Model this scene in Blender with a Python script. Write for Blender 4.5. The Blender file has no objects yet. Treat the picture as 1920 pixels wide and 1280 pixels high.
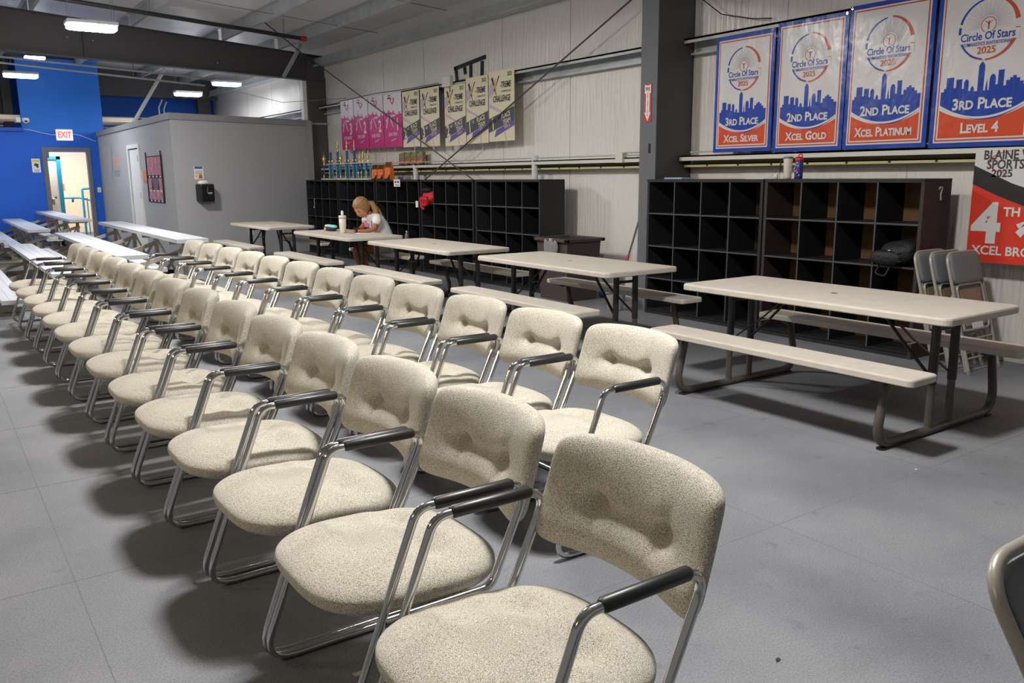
import bpy, bmesh, math, random
from math import sin, cos, pi, radians
from mathutils import Vector, Matrix
random.seed(7)
S = bpy.context.scene
C = S.collection
# ------------------------------------------------------------------ camera, world, lights, exposure
cam = bpy.data.cameras.new('camera'); camo = bpy.data.objects.new('camera', cam); C.objects.link(camo)
rt = Vector((0.82060559, -0.57143613, -0.00819815)); up = Vector((0.11703499, 0.15399134, 0.98111644)); fw = Vector((0.55938294, 0.80606911, -0.19324418))
m = Matrix.Identity(4)
for i in range(3):
    m[i][0] = rt[i]; m[i][1] = up[i]; m[i][2] = -fw[i]
m[0][3], m[1][3], m[2][3] = 0, 0, 1.5
camo.matrix_world = m
cam.sensor_width = 36; cam.sensor_fit = 'HORIZONTAL'; cam.lens = 36 * 1577.2 / 1920
cam.clip_start = 0.05; cam.clip_end = 200
cam.dof.use_dof = False
S.camera = camo
W = bpy.data.worlds.new('world'); S.world = W; W.use_nodes = True
W.node_tree.nodes['Background'].inputs[0].default_value = (1.0, 0.97, 0.92, 1)
W.node_tree.nodes['Background'].inputs[1].default_value = 0.15
S.view_settings.view_transform = 'Standard'; S.view_settings.look = 'None'
S.view_settings.gamma = 1; S.view_settings.use_curve_mapping = False
S.view_settings.exposure = 0.40
S.cycles.use_denoising = True
S.cycles.max_bounces = 6; S.cycles.diffuse_bounces = 3; S.cycles.glossy_bounces = 4; S.cycles.transmission_bounces = 4
S.cycles.sample_clamp_indirect = 6
# (x, y, z, power, colour) - one lamp below each high-bay fixture
COOL = (1.0, 0.975, 0.95); WARM = (1.0, 0.82, 0.56)
LIGHTS = [(2.35, 2.5, 3.86, 150, COOL), (2.35, 7.7, 3.86, 140, COOL), (2.15, 12.8, 3.50, 125, COOL),
          (-5.2, 2.5, 4.40, 120, WARM), (-5.2, 7.7, 4.40, 120, WARM), (-5.2, 12.8, 4.20, 130, WARM),
          (1.97, 20.0, 3.57, 90, (0.93, 0.96, 1.0)), (6.05, 20.0, 3.62, 40, (0.93, 0.96, 1.0)), (5.6, 21.6, 3.50, 55, (0.93, 0.96, 1.0)),
          (-2.5, 20.3, 3.9, 110, (0.93, 0.96, 1.0))]
for (x, y, z, p, c) in LIGHTS:
    L = bpy.data.lights.new('fixture_lamp', 'AREA'); L.shape = 'RECTANGLE'; L.size = 0.58; L.size_y = 0.26
    L.energy = p * .62; L.color = c
    o = bpy.data.objects.new('fixture_lamp', L); C.objects.link(o); o.location = (x, y, z - 0.075)

# ------------------------------------------------------------------ helpers
def lin(c):
    return tuple((v / 12.92 if v <= .04045 else ((v + .055) / 1.055) ** 2.4) for v in [k / 255 for k in c]) + (1,)
def mat(name, c, rough=.6, metal=0, spec=.5, bump=0, scale=40, mottle=0, mscale=8, stretch=(1, 1, 1), emit=None, es=1, coat=0, alpha=1, trans=0):
    M = bpy.data.materials.new(name); M.use_nodes = True
    N = M.node_tree.nodes; L = M.node_tree.links; b = N['Principled BSDF']
    col = lin(c); b.inputs['Base Color'].default_value = col
    b.inputs['Roughness'].default_value = rough; b.inputs['Metallic'].default_value = metal
    b.inputs['Specular IOR Level'].default_value = spec
    b.inputs['Coat Weight'].default_value = coat
    if trans: b.inputs['Transmission Weight'].default_value = trans
    if emit:
        b.inputs['Emission Color'].default_value = lin(emit); b.inputs['Emission Strength'].default_value = es
    if bump or mottle:
        tc = N.new('ShaderNodeTexCoord'); mp = N.new('ShaderNodeMapping'); L.new(tc.outputs['Object'], mp.inputs[0])
        mp.inputs['Scale'].default_value = stretch
    if mottle:
        n = N.new('ShaderNodeTexNoise'); n.inputs['Scale'].default_value = mscale; n.inputs['Detail'].default_value = 4
        L.new(mp.outputs[0], n.inputs[0])
        r = N.new('ShaderNodeMapRange'); r.inputs[1].default_value = .3; r.inputs[2].default_value = .7
        r.inputs[3].default_value = 1 - mottle; r.inputs[4].default_value = 1 + mottle
        L.new(n.outputs[0], r.inputs[0])
        mx = N.new('ShaderNodeMix'); mx.data_type = 'RGBA'; mx.blend_type = 'MULTIPLY'; mx.inputs[0].default_value = 1
        mx.inputs[6].default_value = col; L.new(r.outputs[0], mx.inputs[7]); L.new(mx.outputs[2], b.inputs['Base Color'])
    if bump:
        n = N.new('ShaderNodeTexNoise'); n.inputs['Scale'].default_value = scale; n.inputs['Detail'].default_value = 3
        L.new(mp.outputs[0], n.inputs[0])
        bp = N.new('ShaderNodeBump'); bp.inputs['Strength'].default_value = bump; bp.inputs['Distance'].default_value = .02
        L.new(n.outputs[0], bp.inputs['Height']); L.new(bp.outputs[0], b.inputs['Normal'])
    return M

def tweed():
    M = bpy.data.materials.new('tweed'); M.use_nodes = True; N = M.node_tree.nodes; L = M.node_tree.links; b = N['Principled BSDF']
    tc = N.new('ShaderNodeTexCoord')
    n = N.new('ShaderNodeTexNoise'); n.inputs['Scale'].default_value = 400; n.inputs['Detail'].default_value = 2
    v = N.new('ShaderNodeTexNoise'); v.inputs['Scale'].default_value = 9; v.inputs['Detail'].default_value = 3
    g = N.new('ShaderNodeObjectInfo')
    L.new(tc.outputs['Object'], n.inputs[0]); L.new(tc.outputs['Object'], v.inputs[0])
    r = N.new('ShaderNodeValToRGB'); e = r.color_ramp.elements
    e[0].position = .36; e[0].color = lin((128, 117, 98)); e[1].position = .62; e[1].color = lin((218, 213, 201))
    k = e.new(.48); k.color = lin((186, 179, 163))
    L.new(n.outputs[0], r.inputs[0])
    mr = N.new('ShaderNodeMapRange'); mr.inputs[1].default_value = .35; mr.inputs[2].default_value = .7; mr.inputs[3].default_value = .93; mr.inputs[4].default_value = 1.03
    L.new(v.outputs[0], mr.inputs[0])
    mx = N.new('ShaderNodeMix'); mx.data_type = 'RGBA'; mx.blend_type = 'MULTIPLY'; mx.inputs[0].default_value = 1
    L.new(r.outputs[0], mx.inputs[6]); L.new(mr.outputs[0], mx.inputs[7]); L.new(mx.outputs[2], b.inputs['Base Color'])
    b.inputs['Roughness'].default_value = .95; b.inputs['Specular IOR Level'].default_value = .15
    b.inputs['Sheen Weight'].default_value = .25; b.inputs['Sheen Roughness'].default_value = .5
    bp = N.new('ShaderNodeBump'); bp.inputs['Strength'].default_value = .55; bp.inputs['Distance'].default_value = .003
    L.new(n.outputs[0], bp.inputs['Height']); L.new(bp.outputs[0], b.inputs['Normal'])
    return M
def floor_mat():
    M = bpy.data.materials.new('rubber_floor'); M.use_nodes = True; N = M.node_tree.nodes; L = M.node_tree.links; b = N['Principled BSDF']
    tc = N.new('ShaderNodeTexCoord')
    def noise(s, d):
        n = N.new('ShaderNodeTexNoise'); n.inputs['Scale'].default_value = s; n.inputs['Detail'].default_value = d; L.new(tc.outputs['Object'], n.inputs[0]); return n
    a = noise(1.1, 5); f = noise(150, 2); s = noise(9, 2)
    r = N.new('ShaderNodeValToRGB'); e = r.color_ramp.elements
    e[0].position = .3; e[0].color = lin((104, 106, 112)); e[1].position = .7; e[1].color = lin((132, 133, 137))
    L.new(a.outputs[0], r.inputs[0])
    r2 = N.new('ShaderNodeMapRange'); r2.inputs[1].default_value = .3; r2.inputs[2].default_value = .7; r2.inputs[3].default_value = .78; r2.inputs[4].default_value = 1.22
    L.new(f.outputs[0], r2.inputs[0])
    mx = N.new('ShaderNodeMix'); mx.data_type = 'RGBA'; mx.blend_type = 'MULTIPLY'; mx.inputs[0].default_value = 1
    L.new(r.outputs[0], mx.inputs[6]); L.new(r2.outputs[0], mx.inputs[7])
    # scuffs with a shape of their own
    r3 = N.new('ShaderNodeValToRGB'); e = r3.color_ramp.elements; e[0].position = .66; e[0].color = (1, 1, 1, 1); e[1].position = .8; e[1].color = (.72, .72, .74, 1)
    L.new(s.outputs[0], r3.inputs[0])
    m2 = N.new('ShaderNodeMix'); m2.data_type = 'RGBA'; m2.blend_type = 'MULTIPLY'; m2.inputs[0].default_value = 1
    L.new(mx.outputs[2], m2.inputs[6]); L.new(r3.outputs[0], m2.inputs[7]); L.new(m2.outputs[2], b.inputs['Base Color'])
    b.inputs['Roughness'].default_value = .62; b.inputs['Specular IOR Level'].default_value = .35
    bp = N.new('ShaderNodeBump'); bp.inputs['Strength'].default_value = .35; bp.inputs['Distance'].default_value = .004
    L.new(f.outputs[0], bp.inputs['Height']); L.new(bp.outputs[0], b.inputs['Normal'])
    return M
def vinyl(name, c, rough, vs, strength, sx=(1, 1, 1)):
    """white insulation facing: long soft wrinkles"""
    M = mat(name, c, rough, spec=.5)
    N = M.node_tree.nodes; L = M.node_tree.links; b = N['Principled BSDF']
    tc = N.new('ShaderNodeTexCoord'); mp = N.new('ShaderNodeMapping'); mp.inputs['Scale'].default_value = sx; L.new(tc.outputs['Object'], mp.inputs[0])
    n = N.new('ShaderNodeTexNoise'); n.inputs['Scale'].default_value = vs; n.inputs['Detail'].default_value = 3; L.new(mp.outputs[0], n.inputs[0])
    n2 = N.new('ShaderNodeTexNoise'); n2.inputs['Scale'].default_value = .9; n2.inputs['Detail'].default_value = 1; L.new(tc.outputs['Object'], n2.inputs[0])
    mu = N.new('ShaderNodeMath'); mu.operation = 'MULTIPLY'; L.new(n.outputs[0], mu.inputs[0]); L.new(n2.outputs[0], mu.inputs[1])
    bp = N.new('ShaderNodeBump'); bp.inputs['Strength'].default_value = strength; bp.inputs['Distance'].default_value = .045
    L.new(mu.outputs[0], bp.inputs['Height']); L.new(bp.outputs[0], b.inputs['Normal'])
    return M

MT = dict(
    tweed=tweed(), floor=floor_mat(),
    chrome=mat('chrome', (205, 205, 205), .12, 1), pad=mat('arm_pad_vinyl', (38, 38, 38), .38),
    grey=mat('room_paint', (176, 177, 180), .75, bump=.05, scale=60), trimg=mat('room_trim', (150, 151, 153), .6),
    blue=mat('blue_paint', (8, 92, 205), .6, bump=.05, scale=40, mottle=.04, mscale=3), blue2=mat('lit_blue_paint', (28, 112, 214), .6, mottle=.05, mscale=2), dblue=mat('dark_blue_trim', (30, 84, 190), .6),
    steel=mat('dark_painted_steel', (80, 78, 79), .55, bump=.05, scale=30), steel2=mat('grey_steel', (104, 105, 108), .55, bump=.04),
    galv=mat('galvanised_steel', (180, 184, 184), .38, .12, mottle=.12, mscale=5), galvd=mat('dark_galvanised', (132, 136, 138), .45, .4, mottle=.1),  # galvd: darker galvanised tone for straps, hangers and wires
    ledge=mat('cream_girt', (214, 212, 200), .45), yel=mat('yellowed_girt', (196, 190, 140), .5),
    roof=vinyl('roof_facing', (224, 221, 219), .34, 5, .7, (.6, 3, 1)), wall=vinyl('wall_facing', (228, 223, 217), .30, 7, .8, (1, 3.2, .28)),
    black=mat('black_laminate', (40, 40, 41), .5, spec=.35, mottle=.1), blackin=mat('black_panel', (27, 27, 28), .7, spec=.2), edge=mat('grey_edge', (72, 72, 73), .55),
    brown=mat('brown_hardboard', (112, 82, 52), .8, mottle=.12), sidebr=mat('dark_brown_laminate', (50, 40, 38), .55),
    plastic=mat('tan_plastic', (194, 186, 174), .5, mottle=.05, mscale=14, bump=.06, scale=90),
    leg=mat('bronze_steel', (84, 78, 74), .45, .2, mottle=.1), legd=mat('dark_steel_leg', (46, 43, 42), .45, .2),
    alu=mat('aluminium_plank', (214, 216, 220), .38, .35, bump=.25, scale=8, stretch=(26, .05, 1)), aluf=mat('aluminium_frame', (170, 162, 148), .45, .5),
    rubber=mat('black_rubber', (30, 30, 32), .7), bin=mat('bin_plastic', (74, 62, 60), .6, mottle=.2, mscale=60), bag=mat('clear_liner', (160, 160, 158), .25, alpha=.6, trans=.3, bump=.6, scale=12),
    white=mat('white_paint', (236, 236, 234), .5), cream=mat('cream_wall', (244, 228, 200), .7), teal=mat('teal_paint', (30, 140, 176), .5), dgrey=mat('door_frame_grey', (108, 110, 116), .5),
    skin=mat('skin', (198, 140, 108), .55), skinl=mat('tanned_leg_skin', (150, 88, 58), .55), hair=mat('blonde_hair', (150, 114, 74), .5, bump=.5, scale=30, stretch=(1, 1, .1)), shirt=mat('white_cotton', (232, 230, 230), .9), shorts=mat('grey_shorts', (190, 186, 186), .9),
    gold=mat('gold_plastic', (214, 190, 120), .25, .6), tblue=mat('trophy_blue', (30, 84, 150), .3), tteal=mat('trophy_teal', (60, 150, 190), .3), marble=mat('white_marble', (226, 222, 212), .4),
    orange=mat('orange_pouch', (232, 120, 40), .4, mottle=.25, mscale=25), pouchd=mat('pouch_dark_print', (60, 36, 26), .5), flesh=mat('pouch_pink_print', (222, 120, 96), .5, mottle=.3, mscale=50), boxes=mat('snack_box_print', (140, 104, 80), .5, mottle=.5, mscale=30), boxg=mat('snack_box_green', (120, 136, 92), .5),
    red=mat('red_fabric', (196, 30, 44), .6, bump=.3, scale=60), redp=mat('red_plastic', (190, 38, 48), .4), bblack=mat('black_nylon', (20, 20, 22), .6, bump=.4, scale=30), foldg=mat('grey_folding_fabric', (128, 130, 133), .9, bump=.3, scale=260), foldf=mat('beige_grey_steel', (164, 158, 148), .35, .2), hard=mat('brown_fibreboard', (158, 128, 108), .8, mottle=.15, mscale=40),
    lens=mat('lamp_lens', (255, 255, 255), .4, emit=(255, 254, 250), es=105), lensfar=mat('far_lamp_lens', (255, 255, 255), .4, emit=(250, 252, 255), es=13), lensdim=mat('old_lamp_lens', (255, 255, 255), .4, emit=(255, 228, 184), es=40), exitm=mat('exit_glow', (250, 236, 232), .4, emit=(255, 236, 230), es=.35),
    lav=mat('lavender_print', (120, 92, 180), .5), navy=mat('navy_fabric', (40, 48, 70), .8), mint=mat('mint_fabric', (130, 214, 196), .8), peach=mat('peach_fabric', (224, 196, 190), .8), offw=mat('offwhite_bottle', (224, 216, 200), .4),
    pvc=mat('white_pipe', (216, 216, 216), .45), tape=mat('black_tape', (26, 28, 32), .3, bump=.4, scale=20), paper=mat('paper', (236, 234, 230), .7), ink=mat('print_ink', (60, 60, 66), .6), orangep=mat('orange_print', (226, 140, 84), .6), yprint=mat('yellow_print', (232, 200, 60), .6), bprint=mat('blue_print', (70, 110, 180), .6),
    water=mat('clear_plastic', (190, 205, 215), .1, trans=.7), bucket=mat('bucket_white', (228, 226, 222), .5), spot=mat('floor_paint_spot', (200, 190, 160), .7), seam=mat('floor_seam', (104, 105, 109), .8), wseam=mat('facing_seam', (186, 181, 176), .5), label=mat('label_white', (230, 226, 222), .6))
def banner_mat(name, c, g=.26, b=.6):
    return mat(name, c, g, spec=.5, bump=b, scale=4.5, stretch=(1.3, .8, 1))
B = dict(blue=banner_mat('banner_blue', (36, 70, 168)), white=banner_mat('banner_white', (222, 218, 218)), red=banner_mat('banner_red', (216, 82, 48)), dred=banner_mat('banner_brick', (196, 88, 68)), pink=banner_mat('banner_pink', (206, 52, 132)), pale=banner_mat('banner_pale', (222, 214, 216)), cream=banner_mat('banner_cream', (226, 214, 184), .5), slate=banner_mat('banner_slate', (74, 76, 84), .5), purple=banner_mat('banner_purple', (104, 84, 160), .5), ray=banner_mat('banner_ray', (140, 146, 176)), gold=banner_mat('banner_gold', (206, 170, 70), .5), dark=banner_mat('banner_dark', (58, 52, 54), .5), vred=banner_mat('banner_scarlet', (220, 58, 40), .4), vblack=banner_mat('banner_black', (40, 40, 42), .4), lilac=banner_mat('banner_lilac', (190, 176, 200), .5))

class MB:
    def __init__(s): s.v = []; s.f = []; s.sm = []
    def add(s, v, f, smooth=False):
        n = len(s.v); s.v += [tuple(p) for p in v]; s.f += [[n + i for i in q] for q in f]; s.sm += [smooth] * len(f); return s
    def box(s, x0, x1, y0, y1, z0, z1):
        v = [(x, y, z) for x in (x0, x1) for y in (y0, y1) for z in (z0, z1)]
        return s.add(v, [(0, 1, 3, 2), (4, 6, 7, 5), (0, 4, 5, 1), (2, 3, 7, 6), (0, 2, 6, 4), (1, 5, 7, 3)])
    def bbox(s, x0, x1, y0, y1, z0, z1, r=.01, seg=2):
        bm = bmesh.new(); bmesh.ops.create_cube(bm, size=1)
        for v in bm.verts: v.co = Vector(((x0 + x1) / 2 + v.co.x * (x1 - x0), (y0 + y1) / 2 + v.co.y * (y1 - y0), (z0 + z1) / 2 + v.co.z * (z1 - z0)))
        bmesh.ops.bevel(bm, geom=bm.edges[:], offset=r, segments=seg, profile=.5, affect='EDGES')
        bm.verts.index_update()
        s.add([v.co for v in bm.verts], [[v.index for v in f.verts] for f in bm.faces]); bm.free(); return s
    def beam(s, a, b, w, h, upv=(0, 0, 1)):
        a = Vector(a); b = Vector(b); d = (b - a).normalized(); u = Vector(upv); sd = d.cross(u)
        if sd.length < 1e-4: sd = d.cross(Vector((1, 0, 0)))
        sd.normalize(); u = sd.cross(d).normalized()
        v = [p + sd * i * w / 2 + u * j * h / 2 for p in (a, b) for i in (-1, 1) for j in (-1, 1)]
        return s.add(v, [(0, 1, 3, 2), (4, 6, 7, 5), (0, 4, 5, 1), (2, 3, 7, 6), (0, 2, 6, 4), (1, 5, 7, 3)])
    def tube(s, pts, r, n=10, cap=True, sq=1.0):
        pts = [Vector(p) for p in pts]; rings = []; t0 = (pts[1] - pts[0]).normalized()
        u = t0.orthogonal().normalized(); rr = r if isinstance(r, (list, tuple)) else [r] * len(pts)
        for i, p in enumerate(pts):
            t = ((pts[min(i + 1, len(pts) - 1)] - p).normalized() + (p - pts[max(i - 1, 0)]).normalized()).normalized()
            u = (u - t * u.dot(t)).normalized(); w = t.cross(u)
            rings.append([p + (u * cos(2 * pi * k / n) + w * sin(2 * pi * k / n) * sq) * rr[i] for k in range(n)])
        v = [q for g in rings for q in g]; f = []
        for i in range(len(pts) - 1):
            for k in range(n):
                a = i * n + k; b = i * n + (k + 1) % n; f.append((a, b, b + n, a + n))
        s.add(v, f, True)
        if cap:
            s.add(rings[0], [list(range(n))[::-1]]); s.add(rings[-1], [list(range(n))])
        return s
    def lathe(s, prof, c=(0, 0, 0), n=14):
        v = []; f = []
        for (r, z) in prof:
            for k in range(n): v.append((c[0] + r * cos(2 * pi * k / n), c[1] + r * sin(2 * pi * k / n), c[2] + z))
        for i in range(len(prof) - 1):
            for k in range(n):
                a = i * n + k; b = i * n + (k + 1) % n; f.append((a, b, b + n, a + n))
        f.append(list(range(n))[::-1]); f.append([(len(prof) - 1) * n + k for k in range(n)])
        return s.add(v, f, True)
    def prism(s, poly, axis, a, b):
        """poly: 2D points; extruded along axis from a to b"""
        def P(p, t):
            return {'x': (t, p[0], p[1]), 'y': (p[0], t, p[1]), 'z': (p[0], p[1], t)}[axis]
        n = len(poly); v = [P(p, a) for p in poly] + [P(p, b) for p in poly]
        f = [list(range(n)), [n + i for i in range(n)][::-1]] + [(i, i + n, (i + 1) % n + n, (i + 1) % n) for i in range(n)]
        return s.add(v, f)
    def soft(s, c, size, n=10, ex=4, fn=None, thin=None, exz=None):
        """pillowy superquadric block; thin = axis of the thickness with an exponent of its own"""
        seen = {}; V = []; F = []
        def vid(p):
            k = tuple(round(q, 5) for q in p)
            if k not in seen:
                if thin is None: m = (abs(p[0]) ** ex + abs(p[1]) ** ex + abs(p[2]) ** ex) ** (1 / ex)
                else:
                    o2 = [i for i in range(3) if i != thin]; pl = (abs(p[o2[0]]) ** ex + abs(p[o2[1]]) ** ex) ** (1 / ex)
                    m = (pl ** exz + abs(p[thin]) ** exz) ** (1 / exz)
                q = [t / m for t in p]
                w = [c[i] + q[i] * size[i] / 2 for i in range(3)]
                if fn: w = fn(w, q)
                seen[k] = len(V); V.append(w)
            return seen[k]
        for ax in range(3):
            for sg in (-1, 1):
                for i in range(n):
                    for j in range(n):
                        q = []
                        for (a, b_) in ((i, j), (i + 1, j), (i + 1, j + 1), (i, j + 1)):
                            p = [0, 0, 0]; p[ax] = sg; p[(ax + 1) % 3] = -1 + 2 * a / n; p[(ax + 2) % 3] = -1 + 2 * b_ / n; q.append(vid(p))
                        F.append(q if sg > 0 else q[::-1])
        return s.add(V, F, True)
    def build(s, name, m, parent=None):
        me = bpy.data.meshes.new(name); me.from_pydata(s.v, [], s.f); me.polygons.foreach_set('use_smooth', s.sm)
        me.materials.append(m); me.update()
        bm = bmesh.new(); bm.from_mesh(me); bmesh.ops.recalc_face_normals(bm, faces=bm.faces[:]); bm.to_mesh(me); bm.free()
        o = bpy.data.objects.new(name, me); C.objects.link(o)
        if parent: o.parent = parent
        return o
def fillet(pts, r, seg=5):
    pts = [Vector(p) for p in pts]; out = [pts[0]]
    for i in range(1, len(pts) - 1):
        a, b, c = pts[i - 1], pts[i], pts[i + 1]; d1 = (a - b).normalized(); d2 = (c - b).normalized()
        ang = d1.angle(d2); rr = r[i - 1] if isinstance(r, (list, tuple)) else r
        t = min(rr / math.tan(ang / 2), (a - b).length * .49, (c - b).length * .49)
        p0 = b + d1 * t; p1 = b + d2 * t
        for k in range(seg + 1):
            q = k / seg; out.append((1 - q) ** 2 * p0 + 2 * q * (1 - q) * b + q * q * p1)
    out.append(pts[-1]); return out
def tag(o, label=None, cat=None, group=None, kind=None):
    if label: o['label'] = label
    if cat: o['category'] = cat
    if group: o['group'] = group
    if kind: o['kind'] = kind
    return o
def empty(name, loc=(0, 0, 0), rz=0, label=None, cat=None, group=None):
    o = bpy.data.objects.new(name, None); C.objects.link(o); o.location = loc; o.rotation_euler = (0, 0, rz); o.empty_display_size = .1
    return tag(o, label, cat, group)
def copy_tree(o, parent=None):
    c = o.copy(); C.objects.link(c); c.parent = parent
    for ch in list(o.children): copy_tree(ch, c)
    return c
def wallroot(name, y, z, x, label, cat, group=None):
    """an empty on the right wall: local x runs to the viewer's right, local y up, local z into the room"""
    o = empty(name, (0, 0, 0), 0, label, cat, group)
    o.matrix_world = Matrix(((0, 0, -1, x), (-1, 0, 0, y), (0, 1, 0, z), (0, 0, 0, 1))); return o
def face_root(name, loc, rz, label, cat, group=None):
    """an empty whose local x/y span an upright plane, local z the outward normal"""
    o = empty(name, loc, 0, label, cat, group); o.matrix_world = Matrix.Translation(loc) @ Matrix.Rotation(rz, 4, 'Z') @ Matrix.Rotation(pi / 2, 4, 'X'); return o
def flat(name, polys, m, parent, z, th=.0012):
    b = MB()
    for p in polys: b.prism(p, 'z', z - th, z)
    return b.build(name, m, parent)
def text(name, s, size, x, y, m, parent, z=.004, bold=.0, align='CENTER', shear=0, smallcaps=False, rot=0, sx=1, spacing=1):
    cu = bpy.data.curves.new(name, 'FONT'); cu.body = s; cu.size = size; cu.align_x = align; cu.align_y = 'CENTER'; cu.offset = bold * size
    cu.resolution_u = 3; cu.shear = shear; cu.space_character = spacing; cu.small_caps_scale = .78
    if smallcaps:
        for i in range(len(s)): cu.body_format[i].use_small_caps = True
    o = bpy.data.objects.new(name, cu); C.objects.link(o)
    dg = bpy.context.evaluated_depsgraph_get(); me = bpy.data.meshes.new_from_object(o.evaluated_get(dg))
    bpy.data.objects.remove(o); bpy.data.curves.remove(cu)
    me.materials.clear(); me.materials.append(m); me.name = name
    o = bpy.data.objects.new(name, me); C.objects.link(o); o.parent = parent
    o.location = (x, y, z); o.rotation_euler = (0, 0, rot); o.scale = (sx, 1, 1)
    return o
def rect(x0, x1, y0, y1): return [(x0, y0), (x1, y0), (x1, y1), (x0, y1)]
def ring(cx, cy, a0, a1, r0f, r1f, n=28, ex=1.0):
    """list of quads of an annular arc"""
    q = []
    for i in range(n):
        t0 = i / n; t1 = (i + 1) / n; A = radians(a0 + (a1 - a0) * t0); Bq = radians(a0 + (a1 - a0) * t1)
        q.append([(cx + cos(A) * r0f(t0), cy + sin(A) * r0f(t0) * ex), (cx + cos(A) * r1f(t0), cy + sin(A) * r1f(t0) * ex), (cx + cos(Bq) * r1f(t1), cy + sin(Bq) * r1f(t1) * ex), (cx + cos(Bq) * r0f(t1), cy + sin(Bq) * r0f(t1) * ex)])
    return q
def disc(cx, cy, r, n=16, sy=1): return [(cx + r * cos(2 * pi * k / n), cy + r * sy * sin(2 * pi * k / n)) for k in range(n)]

# ================================================================== SETTING
XW = 7.15; YB = 17.0; YE = 23.3
def roofz(x): return 4.53 - .0735 * (x - 1.49)
def btop(x): return 4.33 - .0735 * (x - 1.49)
def bbot(x): return 3.63 - .036 * (x - 1.41)
fl = MB().box(-14, 7.6, -6, 27.5, -.1, 0).build('floor', MT['floor']); tag(fl, kind='structure')
b = MB()
for y in (0.95, 2.17, 3.39, 4.61, 5.83, 7.05, 8.27, 9.5, 10.7): b.box(-4, 7.0, y - .001, y + .001, -.01, .0006)
for x in (-.9, .32, 2.9, 4.12, 5.34): b.box(x - .0015, x + .0015, -2, 16, -.01, .0005)
tag(b.build('floor_seam', MT['seam'], fl), kind='stuff')
wr = MB().box(XW, XW + .1, -6, 25, 0, 4.12).build('wall_right', MT['wall']); tag(wr, kind='structure')
for y in (4.2, 5.55, 6.87, 8.92, 10.48, 12.8, 14.3, 18.4, 20.2, 22): MB().box(XW - .004, XW, y - .003, y + .003, 0, 3.9).build('seam_strip', MT['wseam'], wr)
MB().box(XW - .09, XW, -6, 6.7, 0, .075).build('base_sill', mat('sill_concrete', (176, 170, 158), .8), wr)
for (a, c) in ((-6, 6.72), (7.08, 16.88), (17.15, 23.25)):
    MB().box(6.95, XW, a, c, 2.905, 2.925).box(6.95, 6.957, a, c, 2.875, 2.925).box(XW - .012, XW, a, c, 2.77, 2.925).box(7.05, XW, a, c, 2.765, 2.785).build('upper_girt', MT['galv'], wr)
    MB().box(6.93, XW, a, c, 1.685, 1.70).box(6.93, 6.938, a, c, 1.645, 1.70).build('girt_flange', MT['ledge'], wr)
    MB().box(7.0, XW, a, c, 1.60, 1.612).box(XW - .01, XW, a, c, 1.6, 1.69).prism([(7.0, 1.578), (7.006, 1.575), (7.02, 1.612), (7.0, 1.612)], 'y', a, c).build('lower_girt', MT['yel'], wr)
    b = MB(); y = a + .2
    while y < c - .1 and a > -7:
        if y > 2.5: b.tube([(6.999, y, 1.594), (6.995, y, 1.594)], .012, 8)
        y += .42
    tag(b.build('girt_hole', MT['rubber'], wr), kind='stuff')
MB().box(6.93, XW, -6, 25, 3.72, 3.86).box(6.90, 6.93, -6, 25, 3.70, 3.73).build('eave_strut', MT['galv'], wr)
# conduits along the lower girt
for (z, x) in ((1.725, 6.97), (1.757, 6.98)):
    MB().tube([(x, 7.1, z), (x, 7.68, z)], .009, 6).build('conduit', MT['galv'], wr)
MB().tube([(6.97, 7.74, 1.73), (6.97, 16.8, 1.74)], .009, 6).build('conduit', MT['galv'], wr)
MB().tube([(6.97, 2.0, 1.735), (6.97, 6.6, 1.735)], .009, 6).build('conduit', MT['galv'], wr)
MB().bbox(6.9, 6.98, 7.62, 7.75, 1.64, 1.76, .006).build('junction_box', MT['ledge'], wr)
# roof
rf = MB(); rf.prism([(-14, roofz(-14)), (XW, roofz(XW)), (XW, roofz(XW) + .1), (-14, roofz(-14) + .1)], 'y', -6, 25)
ceil = rf.build('ceiling', MT['roof']); tag(ceil, kind='structure')
for x in (-11.9, -10.3, -8.7, -7.1, -5.5, -3.95, -2.4, -.85, .75, 1.9, 3.48, 5.08, 6.17):
    z = btop(x)
    for (a, c) in ((-6, 16.9), (17.1, 24.9)):
        MB().prism([(x, z), (x + .06, z), (x + .06, z + .006), (x + .006, z + .006), (x + .006, z + .2), (x - .06, z + .2), (x - .06, z + .194), (x, z + .194)], 'y', a, c).build('purlin', MT['galv'], ceil)
for y in (1.2, 3.9, 6.9, 9.3, 11.6, 14.0):   # sag straps below the purlins
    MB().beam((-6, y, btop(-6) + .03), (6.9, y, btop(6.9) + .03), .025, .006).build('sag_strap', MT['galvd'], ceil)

# blue end wall: lower block, upper block, far wall
we = MB()
we.box(-14, 2.55, YE, YE + .15, 0, 2.62).box(3.6, XW, YE, YE + .15, 0, 2.62).box(2.55, 3.6, YE, YE + .15, 2.26, 2.62)
wend = we.build('wall_end', MT['blue']); tag(wend, kind='structure')
up_ = MB().box(2.2, 3.95, YE, YE + .15, 2.62, 4.3).build('upper_panel', MT['blue2'], wend)  # strong light on the upper block is put into its lighter blue
MB().box(-14, 2.22, YE - .06, YE + .1, 2.62, 2.70).build('ledge_trim', MT['dblue'], wend)
wf = MB().box(-14, XW, 25.0, 25.1, 2.2, 4.6).build('wall_far', MT['blue']); tag(wf, kind='structure')
MB().box(-14, 2.1, 24.7, 24.75, 2.6, 4.6).build('dark_panel', MT['steel'], wf)
MB().box(1.95, 2.15, 24.4, 24.7, 2.6, 4.6).build('dark_post', MT['steel'], wf)
MB().box(3.0, XW, 24.55, 24.7, 3.62, 4.3).build('end_rafter', MT['steel'], wf)
MB().box(6.62, 6.95, 24.6, 24.8, 2.6, 3.7).build('end_post', MT['steel'], wf)
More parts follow.
